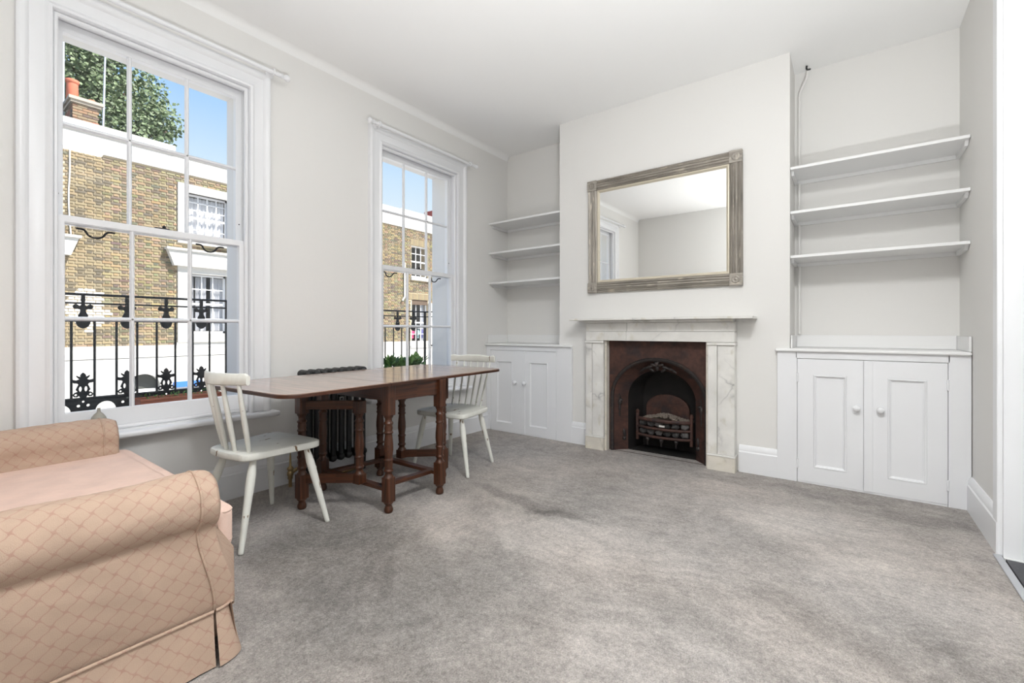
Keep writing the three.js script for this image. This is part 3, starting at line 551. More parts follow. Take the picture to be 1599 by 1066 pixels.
{
  const a0 = 0.058, t = thing('gateleg_table', 'dark oak gate-leg table with both leaves raised on turned legs', 'table', [-2.455, 0, -1.852], a0);
  // local frame: x across the room, z along the table
  const TT = 0.762, th = 0.02, ub = TT - th;
  const loc = (X, Z) => { const dx = X + 2.455, dz = Z + 1.852; return [dx * Math.cos(a0) - dz * Math.sin(a0), dx * Math.sin(a0) + dz * Math.cos(a0)]; };
  const hw = 0.415, c0 = -0.235, c1 = 0.235;
  const topPart = (name, mk) => {
    const o = obj(name, ext(mk(0), th - 0.009, 0.003, 16).rotateX(-PI / 2).translate(-0.045, ub + 0.003, 0), M.oakEdge, t);
    obj('sheen_layer', ext(mk(0.0035), 0.0025, 0, 16).rotateX(-PI / 2).translate(-0.045, TT - 0.0025, 0), M.oakTopSheen, o);  // thin upper layer carrying the painted sheen tone
  };
  const rect = (x0, x1, y0, y1) => new THREE.Shape([[x0, y0], [x1, y0], [x1, y1], [x0, y1]].map(([x, y]) => new THREE.Vector2(x, y)));
  topPart('centre_board', (e) => rect(-hw + e, hw - e, c0 + e * 0.3, c1 - e * 0.3));
  const leaf = (s, L0) => (e) => { const r = 0.11, q = new THREE.Shape(), w = hw - e, L = L0 - e; q.moveTo(-w, s * (c1 + 0.002 + e * 0.3)); q.lineTo(w, s * (c1 + 0.002 + e * 0.3)); q.lineTo(w, s * (L - r)); q.quadraticCurveTo(w, s * L, w - r, s * L); q.lineTo(-w + r, s * L); q.quadraticCurveTo(-w, s * L, -w, s * (L - r)); q.closePath(); return q; };
  topPart('leaf', leaf(-1, 0.855)); topPart('leaf', leaf(1, 0.895));
  const leg = (x, z, top, name = 'leg') => obj(name, turnedLeg(0, top).map((g) => g.translate(x, 0, z)), M.oakV, t);
  const D = loc(-2.142, -1.672), E = loc(-2.122, -2.062), F = loc(-2.79, -1.645), C = loc(-2.735, -2.06);
  for (const [x, z] of [D, E, F, C]) leg(x, z, ub);
  const y3 = (p, y) => V3(p[0], y, p[1]);
  const apr = (p, q) => obj('apron', beam(y3(p, ub - 0.048), y3(q, ub - 0.048), 0.02, 0.094), M.oakH, t);
  apr(D, E); apr(F, C); apr(D, F); apr(E, C);
  const str = (p, q, y = 0.135, h = 0.022, w = 0.045) => obj('stretcher', beam(y3(p, y), y3(q, y), w, h, 0.003), M.oakH, t);
  str(D, F); str(E, C);
  const inn = (p, q, k) => [p[0] + (q[0] - p[0]) * k, p[1] + (q[1] - p[1]) * k];
  str(inn(D, F, 0.12), inn(E, C, 0.12)); str(inn(F, D, 0.12), inn(C, E, 0.12));
  // gates: pivot post, swinging leg, two rails
  function gate(leg0, piv) {
    const g = obj('gate_leg', turnedLeg(0, 0.74).map((q) => q.translate(leg0[0], 0, leg0[1])), M.oakV, t);
    obj('gate_post', turnedLeg(0, 0.64).slice(0, 1).concat([rb(-0.0285, 0.0285, 0.148, 0.205, -0.0285, 0.0285, 0.003)], turnedLeg(0, 0.6).slice(3)).map((q) => q.translate(piv[0], 0, piv[1])), M.oakV, g);
    obj('gate_rail', beam(y3(leg0, 0.615), y3(piv, 0.615), 0.022, 0.052, 0.002), M.oakH, g);
    obj('gate_rail', beam(y3(leg0, 0.178), y3(piv, 0.178), 0.022, 0.052, 0.002), M.oakH, g);
  }
  gate(loc(-2.60, -1.40), loc(-2.335, -1.61)); gate(loc(-2.345, -2.31), loc(-2.56, -2.115));
  obj('leaf_bearer', rb(-0.06, 0.03, ub - 0.022, ub - 0.001, -0.02, 0.02, 0.003).translate(loc(-2.36, -1.27)[0], 0, loc(-2.36, -1.27)[1]), M.oakV, t);
}

// ---------------------------------------------------------------- white spindle-back chairs
const paintTex = (wear) => dtex(512, 512, (u, v) => {
  const n = fbm(u * 7, v * 7, 3, 5), chip = sstep(0.34, 0.40, fbm(u * 12, v * 5, 9, 4) + wear), k = 1 + 0.05 * n + 0.03 * (rnd() - 0.5);
  return [228 * k * (1 - chip) + 120 * chip, 228 * k * (1 - chip) + 95 * chip, 220 * k * (1 - chip) + 70 * chip];
});
M.chairA = std({ map: rep(paintTex(0.0), 2, 2), roughness: 0.45 });
M.chairB = std({ map: rep(paintTex(0.035), 2.3, 1.7), roughness: 0.5 });
M.bare = std({ color: new THREE.Color(0.35, 0.22, 0.11), roughness: 0.7 });
function chair(label, at, turn, o) {   // back towards local +z
  const m = o.mat, t = thing('dining_chair', label, 'chair', at, turn, 'white painted spindle-back chairs');
  const sh = 0.45, s = new THREE.Shape(), { fw, bw, fd, bd } = o;
  s.moveTo(-bw * 0.7, bd); s.quadraticCurveTo(-bw, bd, -bw - 0.012, bd - 0.08); s.lineTo(-fw, -fd + 0.06); s.quadraticCurveTo(-fw - 0.004, -fd, -fw + 0.06, -fd - 0.004); s.quadraticCurveTo(0, -fd - 0.014, fw - 0.06, -fd - 0.004); s.quadraticCurveTo(fw + 0.004, -fd, fw, -fd + 0.06); s.lineTo(bw + 0.012, bd - 0.08); s.quadraticCurveTo(bw, bd, bw * 0.7, bd); s.quadraticCurveTo(0, bd + 0.018, -bw * 0.7, bd);
  const g = new THREE.ExtrudeGeometry(s, { depth: 0.018, bevelEnabled: true, bevelSize: 0.009, bevelThickness: 0.009, bevelSegments: 4, curveSegments: 14, bevelOffset: -0.009 }).rotateX(PI / 2).translate(0, sh - 0.009, 0);
  obj('seat', toCreasedNormals(g, 0.6), m, t);
  for (const sx of [-1, 1]) for (const back of [0, 1]) {
    const topP = back ? V3(sx * o.rt[0], sh - 0.03, o.rt[1]) : V3(sx * o.ft[0], sh - 0.03, -o.ft[1]), foot = back ? V3(sx * o.rf[0], 0, o.rf[1]) : V3(sx * o.ff[0], 0, -o.ff[1]);
    const d = topP.clone().sub(foot), l = d.length();
    const lg = lathe([[0.001, 0], [0.0115, 0], [0.0125, 0.01], [0.0175, l * 0.45], [0.0215, l * 0.72], [0.021, l * 0.82], [0.016, l * 0.93], [0.0145, l + 0.008], [0.001, l + 0.009]], 16);
    lg.applyQuaternion(new THREE.Quaternion().setFromUnitVectors(V3(0, 1, 0), d.normalize())).translate(foot.x, foot.y, foot.z);
    obj('leg', lg, m, t);
  }
  // crest rail: bowed, thicker in the middle, swept ears
  const N = 30, cr = o.rail, prof = (q) => { const e = Math.abs(q), up = cr.ear * sstep(0.72, 1, e) - cr.dip * (1 - e * e) * 0 + cr.hump * (1 - sstep(0.25, 0.7, e)); return [cr.y0 + 0.004 * e, cr.y1 + up - 0.012 * sstep(0.93, 1, e)]; };
  const pos = [], ring = (q) => {
    const [a, b] = prof(q), x = q * cr.hw, z = cr.z - cr.bow * q * q, th = 0.009 + 0.004 * (1 - q * q), r = 0.007;
    return [[x, a + r, z - th], [x, b - r, z - th - 0.002], [x, b - 0.001, z - th * 0.4], [x, b - 0.001, z + th * 0.4], [x, b - r, z + th], [x, a + r, z + th + 0.002], [x, a, z + th * 0.5], [x, a, z - th * 0.5]];
  };
  let prev = ring(-1);
  const cap = (R, f) => { for (let k = 1; k < 7; k++) f ? pos.push(...R[0], ...R[k + 1], ...R[k]) : pos.push(...R[0], ...R[k], ...R[k + 1]); };
  cap(prev, 0);
  for (let i = 1; i <= N; i++) { const R = ring(-1 + (2 * i) / N); for (let k = 0; k < 8; k++) { const l = (k + 1) % 8; pos.push(...prev[k], ...prev[l], ...R[k], ...R[k], ...prev[l], ...R[l]); } prev = R; }
  cap(prev, 1);
  const cg = new THREE.BufferGeometry(); cg.setAttribute('position', new THREE.Float32BufferAttribute(pos, 3)); cg.computeVertexNormals();
  obj('crest_rail', toCreasedNormals(cg, 0.9), m, t);
  for (let k = 0; k < o.n; k++) {
    const q = o.n > 1 ? -1 + (2 * k) / (o.n - 1) : 0, b = V3(q * o.sb, sh - 0.012, bd - 0.03 - 0.03 * q * q), e = V3(q * o.st, cr.y0 + 0.012, cr.z - cr.bow * q * q * (o.st / cr.hw) ** 2);
    const d = e.clone().sub(b), l = d.length(), r = o.sr;
    const sg = lathe([[0.001, 0], [r * 0.75, 0], [r * 0.95, l * 0.25], [r, l * 0.45], [r * 0.85, l * 0.75], [r * 0.65, l], [0.001, l]], 12);
    sg.applyQuaternion(new THREE.Quaternion().setFromUnitVectors(V3(0, 1, 0), d.normalize())).translate(b.x, b.y, b.z);
    obj('spindle', sg, m, t);
  }
  return t;
}
chair('white painted chair with four thick spindles, beside the sofa', [-2.535, 0, -1.145], 0.12, { mat: M.chairA, fw: 0.215, bw: 0.17, fd: 0.215, bd: 0.195, rt: [0.125, 0.12], ft: [0.165, 0.145], rf: [0.215, 0.235], ff: [0.255, 0.215], rail: { hw: 0.19, y0: 0.788, y1: 0.85, ear: 0.001, dip: 0, hump: 0, z: 0.235, bow: 0.05 }, n: 4, sb: 0.115, st: 0.145, sr: 0.0135 });
chair('white painted chair with worn edges and slim spindles, in front of the left alcove cupboard', [-2.462, 0, -2.56], PI + 0.13, { mat: M.chairB, fw: 0.225, bw: 0.195, fd: 0.215, bd: 0.2, rt: [0.14, 0.13], ft: [0.17, 0.155], rf: [0.21, 0.215], ff: [0.255, 0.195], rail: { hw: 0.215, y0: 0.795, y1: 0.848, ear: 0.01, dip: 0, hump: 0.008, z: 0.275, bow: 0.035 }, n: 6, sb: 0.135, st: 0.165, sr: 0.008 });

// ---------------------------------------------------------------- column radiator under the table
{
  M.radiator = std({ color: new THREE.Color(0.02, 0.021, 0.022), roughness: 0.42, metalness: 0.2 });
  const t = thing('column_radiator', 'black cast iron column radiator against the wall behind the table', 'radiator', [XW + 0.095, 0, -1.87]);
  const n = 8, p = 0.063;
  for (let k = 0; k < n; k++) {
    const z = (n / 2 - 0.5 - k) * p, g = [];
    for (const x of [-0.042, 0.042]) { g.push(rod(V3(x, 0.14, z), V3(x, 0.745, z), 0.017, 0.017, 14)); }
    for (const y of [0.135, 0.75]) {
      g.push(new THREE.CapsuleGeometry(0.028, 0.084, 6, 14).rotateZ(PI / 2).translate(0, y + (y > 0.5 ? 0.004 : 0), z));
      g.push(rod(V3(0, y, z - p / 2), V3(0, y, z + p / 2), 0.024, 0.024, 14));
    }
    if (k === 0 || k === n - 1) for (const x of [-0.042, 0.042]) g.push(rod(V3(x * 1.1, 0, z), V3(x, 0.12, z), 0.015, 0.02, 12));
    obj('section', g, M.radiator, t);
  }
  const badge = obj('maker_badge', toCreasedNormals(sweep([[-0.016, -0.014], [0.016, -0.014], [0.016, 0.014], [-0.016, 0.014]], true, [[0, 0], [0, 0.004], [0.005, 0.004], [0.005, 0]]), 0.4).rotateY(PI / 2).translate(0.066, 0.56, -0.02), std({ color: new THREE.Color(0.6, 0.6, 0.58), roughness: 0.4, metalness: 0.5 }), t);
  const brass = std({ color: new THREE.Color(0.45, 0.33, 0.17), roughness: 0.3, metalness: 0.9 });
  const vz = n / 2 * p + 0.07;
  const v = obj('valve', [lathe([[0.001, 0], [0.011, 0], [0.011, 0.05], [0.016, 0.055], [0.016, 0.075], [0.02, 0.08], [0.02, 0.1], [0.014, 0.105], [0.016, 0.112], [0.021, 0.12], [0.018, 0.13], [0.008, 0.14], [0.006, 0.2], [0.002, 0.25], [0.001, 0.251]], 18).translate(0, 0, vz), rod(V3(0, 0.09, vz), V3(0, 0.12, n / 2 * p), 0.012)], brass, t);
  obj('pipe', tube([V3(0.06, 0.02, vz - 0.2), V3(0.075, 0.03, vz - 0.3), V3(0.07, 0.028, vz - 0.42), V3(0.03, 0.02, vz - 0.55)], 0.013, 30, 12), brass, t);
}

// ---------------------------------------------------------------- sofa in a loose patterned cover
const weave = dtex(256, 256, () => { const n = 255 * rnd(); return [n, n, n]; }, false);
const lattice = (base, line, strength) => dtex(1024, 1024, (u, v) => {   // 0.5 m square of ogee trellis
  const p = 1 / 7, q = 1 / 8, x = u + 0.006 * Math.sin((4 * PI * v) / q), y = v;
  const g = Math.cos((2 * PI * x) / p) + Math.cos((2 * PI * y) / q), l = (1 - sstep(0.05, 0.24, Math.abs(g))) * (0.65 + 0.8 * Math.abs(fbm(u * 12, v * 12, 4)));
  const th = 0.06 * Math.sin(u * 1024 * 1.1) * Math.sin(v * 1024 * 0.9), k = 1 + 0.07 * fbm(u * 3, v * 3, 7) + 0.06 * (rnd() - 0.5) + th, s = clamp(l * strength);
  return [0, 1, 2].map((c) => k * (base[c] * (1 - s) + line[c] * s));
});
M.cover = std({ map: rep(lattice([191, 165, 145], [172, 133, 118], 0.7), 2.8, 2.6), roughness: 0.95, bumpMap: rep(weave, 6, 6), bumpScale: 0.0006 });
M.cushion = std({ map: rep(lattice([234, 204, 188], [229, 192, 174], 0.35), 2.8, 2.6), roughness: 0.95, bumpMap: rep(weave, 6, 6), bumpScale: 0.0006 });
M.piping = std({ color: new THREE.Color(0.55, 0.36, 0.27), roughness: 0.95 });
{
  const t = thing('sofa', 'small two seat sofa in a beige and pink trellis loose cover with rolled arms', 'sofa', [-2.31, 0, 0]);
  // local x: -0.75 (window side) .. 0.72 (open side); front towards -z
  const zF = -0.585, zBk = 0.36;
  // closed outline of an arm in x (outwards) and y
  const armOutline = () => {
    const p = [];
    const c = [0.055, 0.522], r = 0.09;   // roll centre
    p.push([0.085, 0.165], [0.098, 0.25], [0.104, 0.34], [0.102, 0.40], [0.105, 0.432]);
    for (let i = 0; i <= 22; i++) { const a = (-55 + (i / 22) * 250) * PI / 180; p.push([c[0] + r * Math.cos(a), c[1] + r * Math.sin(a)]); }
    p.push([-0.04, 0.45], [-0.05, 0.38], [-0.05, 0.28], [-0.05, 0.165]);
    const cv = new THREE.CatmullRomCurve3(p.map(([x, y]) => V3(x, y, 0)), false, 'centripetal');
    return cv.getSpacedPoints(110);
  };
  function arm(side, x0, height, ahead) {
    const pts = armOutline(), nZ = 90, pos = [], uvs = [], idx = [], m = pts.length;
    let cx = 0, cy = 0; for (const p of pts) { cx += p.x / m; cy += p.y / m; }
    const arc = [0]; for (let i = 1; i < m; i++) arc.push(arc[i - 1] + pts[i].distanceTo(pts[i - 1]));
    for (let j = 0; j <= nZ; j++) {
      const s = j / nZ, z0 = zF + s * (zBk - zF), e = Math.max(0, 1 - (z0 - zF) / 0.05), sc = Math.sqrt(Math.max(0, 1 - e * e * 0.75)), k = 0.86 + 0.14 * sc;
      for (let i = 0; i < m; i++) {
        const p = pts[i], roll = sstep(0.40, 0.47, p.y), drape = p.x > 0.05 ? 1 : 0.4;
        const wr = 0.008 * fbm(arc[i] * 5, z0 * 3.5, side * 3) + 0.012 * roll * fbm(arc[i] * 14 + z0 * 5, z0 * 2.2, 5 + side) + 0.006 * fbm(arc[i] * 16 - z0 * 8, z0 * 9, 8);
        const dx = p.x - cx, dy = p.y - cy, l = Math.hypot(dx, dy) || 1;
        const bul = 0.012 * Math.sin(PI * clamp((z0 - zF) / 0.95)) * drape;
        const x = cx + dx * k + (dx / l) * (wr + bul * (1 - roll)), y = p.y < 0.2 ? p.y : cy + dy * (roll > 0 ? k : 1) + (dy / l) * wr;
        const fwd = 0.062 * (1 - sstep(0.17, 0.45, p.y)) * clamp(1 - (z0 - zF) / 0.35) + ahead * clamp(1 - (z0 - zF) / 0.5);
        pos.push(side * (x0 + x), y + (height - 0.612) * sstep(0.3, 0.5, y), z0 - fwd); uvs.push(arc[i], z0);
      }
    }
    for (let j = 0; j < nZ; j++) for (let i = 0; i < m - 1; i++) { const a = j * m + i, b = a + 1, c = a + m, d = c + 1; idx.push(a, b, c, c, b, d); }
    // front end panel, gently domed
    const c0 = pos.length / 3; let ex = 0, ey = 0; for (let i = 0; i < m; i++) { ex += pos[i * 3] / m; ey += pos[i * 3 + 1] / m; }
    for (const f of [0.7, 0.35]) for (let i = 0; i < m; i++) { pos.push(ex + (pos[i * 3] - ex) * f, ey + (pos[i * 3 + 1] - ey) * f, pos[i * 3 + 2] - 0.014 * (1 - f)); uvs.push(pos[i * 3] * f, pos[i * 3 + 1] * f); }
    pos.push(ex, ey, zF - 0.03 - ahead); uvs.push(0, 0);
    for (let i = 0; i < m; i++) { const n = (i + 1) % m; idx.push(i, c0 + i, n, n, c0 + i, c0 + n, c0 + i, c0 + m + i, c0 + n, c0 + n, c0 + m + i, c0 + m + n, c0 + m + i, c0 + 2 * m, c0 + m + n); }
    const g = new THREE.BufferGeometry(); g.setAttribute('position', new THREE.Float32BufferAttribute(pos, 3)); g.setAttribute('uv', new THREE.Float32BufferAttribute(uvs, 2)); g.setIndex(idx); g.computeVertexNormals();
    const a = obj('arm', g, M.cover, t, true);
    // piping round the front edge and along the underside of the roll
    const pp = []; for (let i = 0; i < m; i += 3) { const k = 5; pp.push(V3(pos[(k * m + i) * 3] + side * 0.001, pos[(k * m + i) * 3 + 1], pos[(k * m + i) * 3 + 2])); }
    obj('piping', tube(pp, 0.0042, 150, 8), M.cover, a);
    return a;
  }
  arm(1, 0.60, 0.612, 0); arm(-1, 0.585, 0.625, 0.035);
  // base, back and seat cushion
  const soft = (x0, x1, y0, y1, z0, z1, r, n, amp, sd) => {
    const g = new RoundedBoxGeometry(x1 - x0, y1 - y0, z1 - z0, n, r), p = g.attributes.position, nr = g.attributes.normal;
    for (let i = 0; i < p.count; i++) { const w = amp * fbm(p.getX(i) * 5 + sd, p.getY(i) * 6, p.getZ(i) * 5); p.setXYZ(i, p.getX(i) + nr.getX(i) * w, p.getY(i) + nr.getY(i) * w, p.getZ(i) + nr.getZ(i) * w); }
    return g.translate((x0 + x1) / 2, (y0 + y1) / 2, (z0 + z1) / 2);
  };
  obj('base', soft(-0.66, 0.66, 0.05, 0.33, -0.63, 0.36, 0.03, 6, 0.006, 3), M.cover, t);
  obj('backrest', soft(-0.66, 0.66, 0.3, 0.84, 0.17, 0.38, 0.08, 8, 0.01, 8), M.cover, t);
  // T shaped seat cushion: wraps in front of both arms
  const cs = new THREE.Shape(), cf = 0.665, ca = 0.605, wI = 0.545, wO = 0.625, r = 0.04;
  cs.moveTo(-wI, -0.16); cs.lineTo(wI, -0.16); cs.lineTo(wI, ca); cs.quadraticCurveTo(wO - 0.02, ca, wO, ca + 0.02); cs.lineTo(wO, cf - r); cs.quadraticCurveTo(wO, cf, wO - r, cf); cs.lineTo(-wO + r, cf); cs.quadraticCurveTo(-wO, cf, -wO, cf - r); cs.lineTo(-wO, ca + 0.02); cs.quadraticCurveTo(-wO + 0.02, ca, -wI, ca); cs.closePath();
  const cgeo = new THREE.ExtrudeGeometry(cs, { depth: 0.09, bevelEnabled: true, bevelSize: 0.02, bevelThickness: 0.025, bevelSegments: 6, curveSegments: 12, bevelOffset: -0.012 }).rotateX(-PI / 2).translate(0, 0.345, 0);
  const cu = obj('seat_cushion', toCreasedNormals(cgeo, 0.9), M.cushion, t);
  const ring = (y) => tube(cs.getSpacedPoints(120).map((p) => V3(p.x * 1.008, y, -p.y - 0.004)), 0.004, 240, 7, true);
  obj('cushion_piping', [ring(0.448), ring(0.348)], M.cushion, cu);
  // skirt with a pleat at the front corner
  const sk = (pts, yT, yB, fl, name = 'skirt') => {
    const pos = [], uvs = [], idx = [], nU = pts.length, nV = 10; let L = 0;
    for (let j = 0; j <= nV; j++) { const v = j / nV; L = 0; for (let i = 0; i < nU; i++) { const [x, z, nx, nzz] = pts[i]; if (i) L += Math.hypot(x - pts[i - 1][0], z - pts[i - 1][1]); const o = fl * v + 0.012 * v * fbm(L * 9, v * 0.6, 4); pos.push(x + nx * o, yT + (yB - yT) * v, z + nzz * o); uvs.push(L, yT + (yB - yT) * v); } }
    for (let j = 0; j < nV; j++) for (let i = 0; i < nU - 1; i++) { const a = j * nU + i, b = a + 1, c = a + nU, d = c + 1; idx.push(a, b, c, c, b, d); }
    const g = new THREE.BufferGeometry(); g.setAttribute('position', new THREE.Float32BufferAttribute(pos, 3)); g.setAttribute('uv', new THREE.Float32BufferAttribute(uvs, 2)); g.setIndex(idx); g.computeVertexNormals();
    const s = obj(name, g, M.cover, t, true);
    obj('seam_piping', tube(pts.filter((_, i) => i % 2 === 0).map(([x, z, nx, nzz]) => V3(x + nx * 0.003, yT, z + nzz * 0.003)), 0.005, pts.length * 2, 7), M.cover, s);
    return s;
  };
  const side = []; for (let i = 0; i <= 60; i++) side.push([0.70, 0.36 - (i / 60) * 0.938, 1, 0]);
  sk(side, 0.17, 0.006, 0.022);
  const front = []; for (let i = 0; i <= 80; i++) front.push([0.70 - (i / 80) * 1.39, -0.632, 0, -1]);
  sk(front, 0.17, 0.006, 0.02);
  const corner = []; for (let i = 0; i <= 16; i++) { const a = (i / 16) * PI / 2; corner.push([0.674 + 0.024 * Math.cos(a), -0.585 - 0.045 * Math.sin(a), Math.cos(a), -Math.sin(a)]); }
  sk(corner, 0.17, 0.006, 0.036, 'corner_pleat');
}
// little bottle on the window board behind the sofa arm
tag(obj('ornament_bottle', lathe([[0.001, 0], [0.03, 0], [0.034, 0.01], [0.034, 0.07], [0.028, 0.09], [0.018, 0.105], [0.008, 0.115], [0.006, 0.132], [0.008, 0.136], [0.001, 0.137]], 22).translate(XW + 0.045, 0.525, -0.585), std({ color: new THREE.Color(0.36, 0.34, 0.29), roughness: 0.5 })), 'small grey brown bottle on the window board behind the sofa arm', 'bottle');

// ---------------------------------------------------------------- outside: balcony guards
M.castIron = std({ color: new THREE.Color(0.014, 0.015, 0.016), roughness: 0.5 });
const fleur = (() => {   // upper motif: stem, three lobes with volutes, urn below; y = 0 at the mid rail
  const s = new THREE.Shape();
  const half = [[0.0, 0.155], [0.009, 0.148], [0.011, 0.13], [0.007, 0.112], [0.009, 0.1], [0.016, 0.092], [0.026, 0.096], [0.032, 0.106], [0.04, 0.1], [0.043, 0.088], [0.037, 0.076], [0.024, 0.074], [0.013, 0.07], [0.013, 0.056], [0.02, 0.04], [0.024, 0.03], [0.02, 0.022], [0.034, 0.008], [0.034, -0.012], [0.027, -0.032], [0.014, -0.044], [0, -0.05]];
  half.forEach(([x, y], i) => (i ? s.lineTo(x, y) : s.moveTo(x, y)));
  half.slice(1, -1).reverse().forEach(([x, y]) => s.lineTo(-x, y));
  s.closePath();
  return s;
})();
const anthemion = (() => {   // lower motif; y = 0 at the bottom rail
  const s = new THREE.Shape();
  const half = [[0, 0.165], [0.008, 0.158], [0.014, 0.146], [0.012, 0.138], [0.022, 0.142], [0.03, 0.148], [0.031, 0.14], [0.024, 0.13], [0.018, 0.124], [0.03, 0.118], [0.046, 0.122], [0.052, 0.112], [0.044, 0.1], [0.028, 0.098], [0.022, 0.09], [0.028, 0.076], [0.034, 0.058], [0.026, 0.046], [0.04, 0.04], [0.048, 0.028], [0.042, 0.014], [0.028, 0.012], [0.02, 0.02], [0.014, 0.008], [0.008, 0.0], [0, 0]];
  half.forEach(([x, y], i) => (i ? s.lineTo(x, y) : s.moveTo(x, y)));
  half.slice(1, -1).reverse().forEach(([x, y]) => s.lineTo(-x, y));
  s.closePath();
  for (const k of [-1, 1]) { const h = new THREE.Path(); h.absellipse(k * 0.013, 0.062, 0.007, 0.016, 0, 2 * PI, false); s.holes.push(h); const h2 = new THREE.Path(); h2.absellipse(k * 0.034, 0.027, 0.006, 0.006, 0, 2 * PI, false); s.holes.push(h2); }
  return s;
})();
function guard(zc, dy, label) {
  const t = thing('balcony_guard', label, 'railing', [XW - 0.73, dy, zc], PI / 2, 'cast iron balcony guards');
  const hw = 0.60, yT = 1.283, yS = 1.228, yM = 1.118, yB = 0.628, d = 0.3;
  const rail = (y, r) => obj('rail', [rod(V3(-hw, y, 0), V3(hw, y, 0), r, r, 8), rod(V3(-hw, y, 0), V3(-hw, y, d), r, r, 8), rod(V3(hw, y, 0), V3(hw, y, d), r, r, 8)], M.castIron, t);
  rail(yT, 0.008); rail(yS, 0.0055); rail(yM, 0.007); rail(yB, 0.009); rail(0.535, 0.008);
  for (const x of [-hw, hw]) { obj('post', rb(x - 0.011, x + 0.011, 0.5, yT + 0.006, -0.011, 0.011, 0.003), M.castIron, t); }
  for (let k = 0; k < 10; k++) {
    const x = -hw + 0.115 + k * 0.1075; if (x > hw - 0.04) break;
    obj('baluster', rod(V3(x, yB, 0), V3(x, yM, 0), 0.0068, 0.0068, 8), M.castIron, t);
    if (k % 2 === 0) {
      const xc = x + 0.0537;
      obj('fleur_motif', [ext(fleur, 0.012, 0.003).translate(xc, yM, -0.006), new THREE.TorusGeometry(0.011, 0.0045, 7, 14).translate(xc + 0.033, yM + 0.088, 0), new THREE.TorusGeometry(0.011, 0.0045, 7, 14).translate(xc - 0.033, yM + 0.088, 0), bb(xc - 0.009, xc + 0.009, yM + 0.14, yT, -0.006, 0.006)], M.castIron, t);
      obj('anthemion_motif', [ext(anthemion, 0.012, 0.003).translate(xc, yB, -0.006)], M.castIron, t);
    }
  }
  const pl = new THREE.Shape([[-hw, 0.538], [hw, 0.538], [hw, 0.632], [-hw, 0.632]].map(([x, y]) => new THREE.Vector2(x, y)));
  for (let k = 0; k < 6; k++) { const xh = -hw + 0.062 + k * 0.215, p = new THREE.Path(); p.moveTo(xh - 0.05, 0.546); p.lineTo(xh + 0.05, 0.546); p.absellipse(xh, 0.546, 0.05, 0.055, 0, PI, false); if (xh < hw - 0.06 && xh > -hw + 0.055) pl.holes.push(p); for (const [dx, yy, r] of [[0.085, 0.585, 0.008], [0.13, 0.585, 0.008], [0.107, 0.61, 0.006]]) if (xh + dx < hw - 0.02) { const c = new THREE.Path(); c.absellipse(xh + dx, yy, r, r, 0, 2 * PI, false); pl.holes.push(c); } }
  obj('pierced_base', ext(pl, 0.008, 0, 14).translate(0, 0, -0.004), M.castIron, t);
  obj('balcony_shelf', bb(-hw - 0.03, hw + 0.03, 0.44, 0.5, -0.06, d + 0.0), M.stucco, t);
}
guard(WIN[0].z, 0, 'black cast iron balcony guard outside the window beside the sofa');
guard(WIN[1].z - 0.1, -0.02, 'black cast iron balcony guard outside the window next to the left alcove');
// planters on the balcony shelves
function leafGeo(len, wid, bend) {
  const g = new THREE.BufferGeometry(), h = len * 0.5;
  g.setAttribute('position', new THREE.Float32BufferAttribute([0, 0, 0, -wid / 2, h, bend * 0.5, wid / 2, h, bend * 0.5, 0, len, bend, 0, h, bend * 0.5 - wid * 0.18], 3));
  g.setIndex([0, 4, 1, 0, 2, 4, 1, 4, 3, 4, 2, 3]); g.computeVertexNormals(); return g;
}
const greenM = [[0.05, 0.13, 0.03], [0.09, 0.2, 0.045], [0.14, 0.26, 0.06]].map(([r, g, b]) => std({ color: new THREE.Color(r, g, b), roughness: 0.7, side: THREE.DoubleSide }));
function planter(label, x, y, z, w, potMat, plantH, n, kind) {
  const t = thing('planter', label, 'planter', [x, y, z]);
  if (kind === 'trough') obj('trough', [bb(-0.06, 0.06, 0, 0.012, -w, w), bb(-0.065, -0.055, 0, 0.085, -w, w), bb(0.055, 0.065, 0, 0.085, -w, w), bb(-0.06, 0.06, 0, 0.085, w - 0.01, w), bb(-0.06, 0.06, 0, 0.085, -w, -w + 0.01), rb(-0.072, -0.05, 0.075, 0.09, -w - 0.006, w + 0.006, 0.003), rb(0.05, 0.072, 0.075, 0.09, -w - 0.006, w + 0.006, 0.003)], potMat, t);
  else obj('pot', lathe([[0.001, 0], [0.055, 0], [0.075, 0.1], [0.084, 0.1], [0.084, 0.125], [0.076, 0.125], [0.07, 0.1]], 22), potMat, t);
  obj('soil', bb(-0.05, 0.05, 0.05, 0.07, -w * 0.9, w * 0.9), M.dark, t);
  const gs = [[], [], []];
  for (let k = 0; k < n; k++) {
    const len = plantH * rr(0.25, 0.5), g = leafGeo(len, len * rr(0.35, 0.6), rr(0.0, 0.3) * len);
    const a = rr(0, 2 * PI), tilt = rr(0.1, 1.1), h = rr(0, plantH * 0.6);
    g.rotateX(tilt).rotateY(a).translate(rr(-0.05, 0.05), 0.07 + h, rr(-w * 0.95, w * 0.95)); gs[k % 3].push(g);
  }
  gs.forEach((g, k) => { const m = obj('foliage', g, greenM[k], t); m.userData.kind = 'stuff'; });
  return t;
}
const terracotta = std({ color: new THREE.Color(0.36, 0.13, 0.075), roughness: 0.85 });
planter('terracotta trough with low seedlings on the ledge outside the window beside the sofa', XW - 0.56, 0.525, -1.13, 0.24, terracotta, 0.06, 90, 'trough');
planter('leafy green plant in a terracotta trough outside the window next to the left alcove', XW - 0.57, 0.5, -3.09, 0.24, terracotta, 0.26, 260, 'trough');

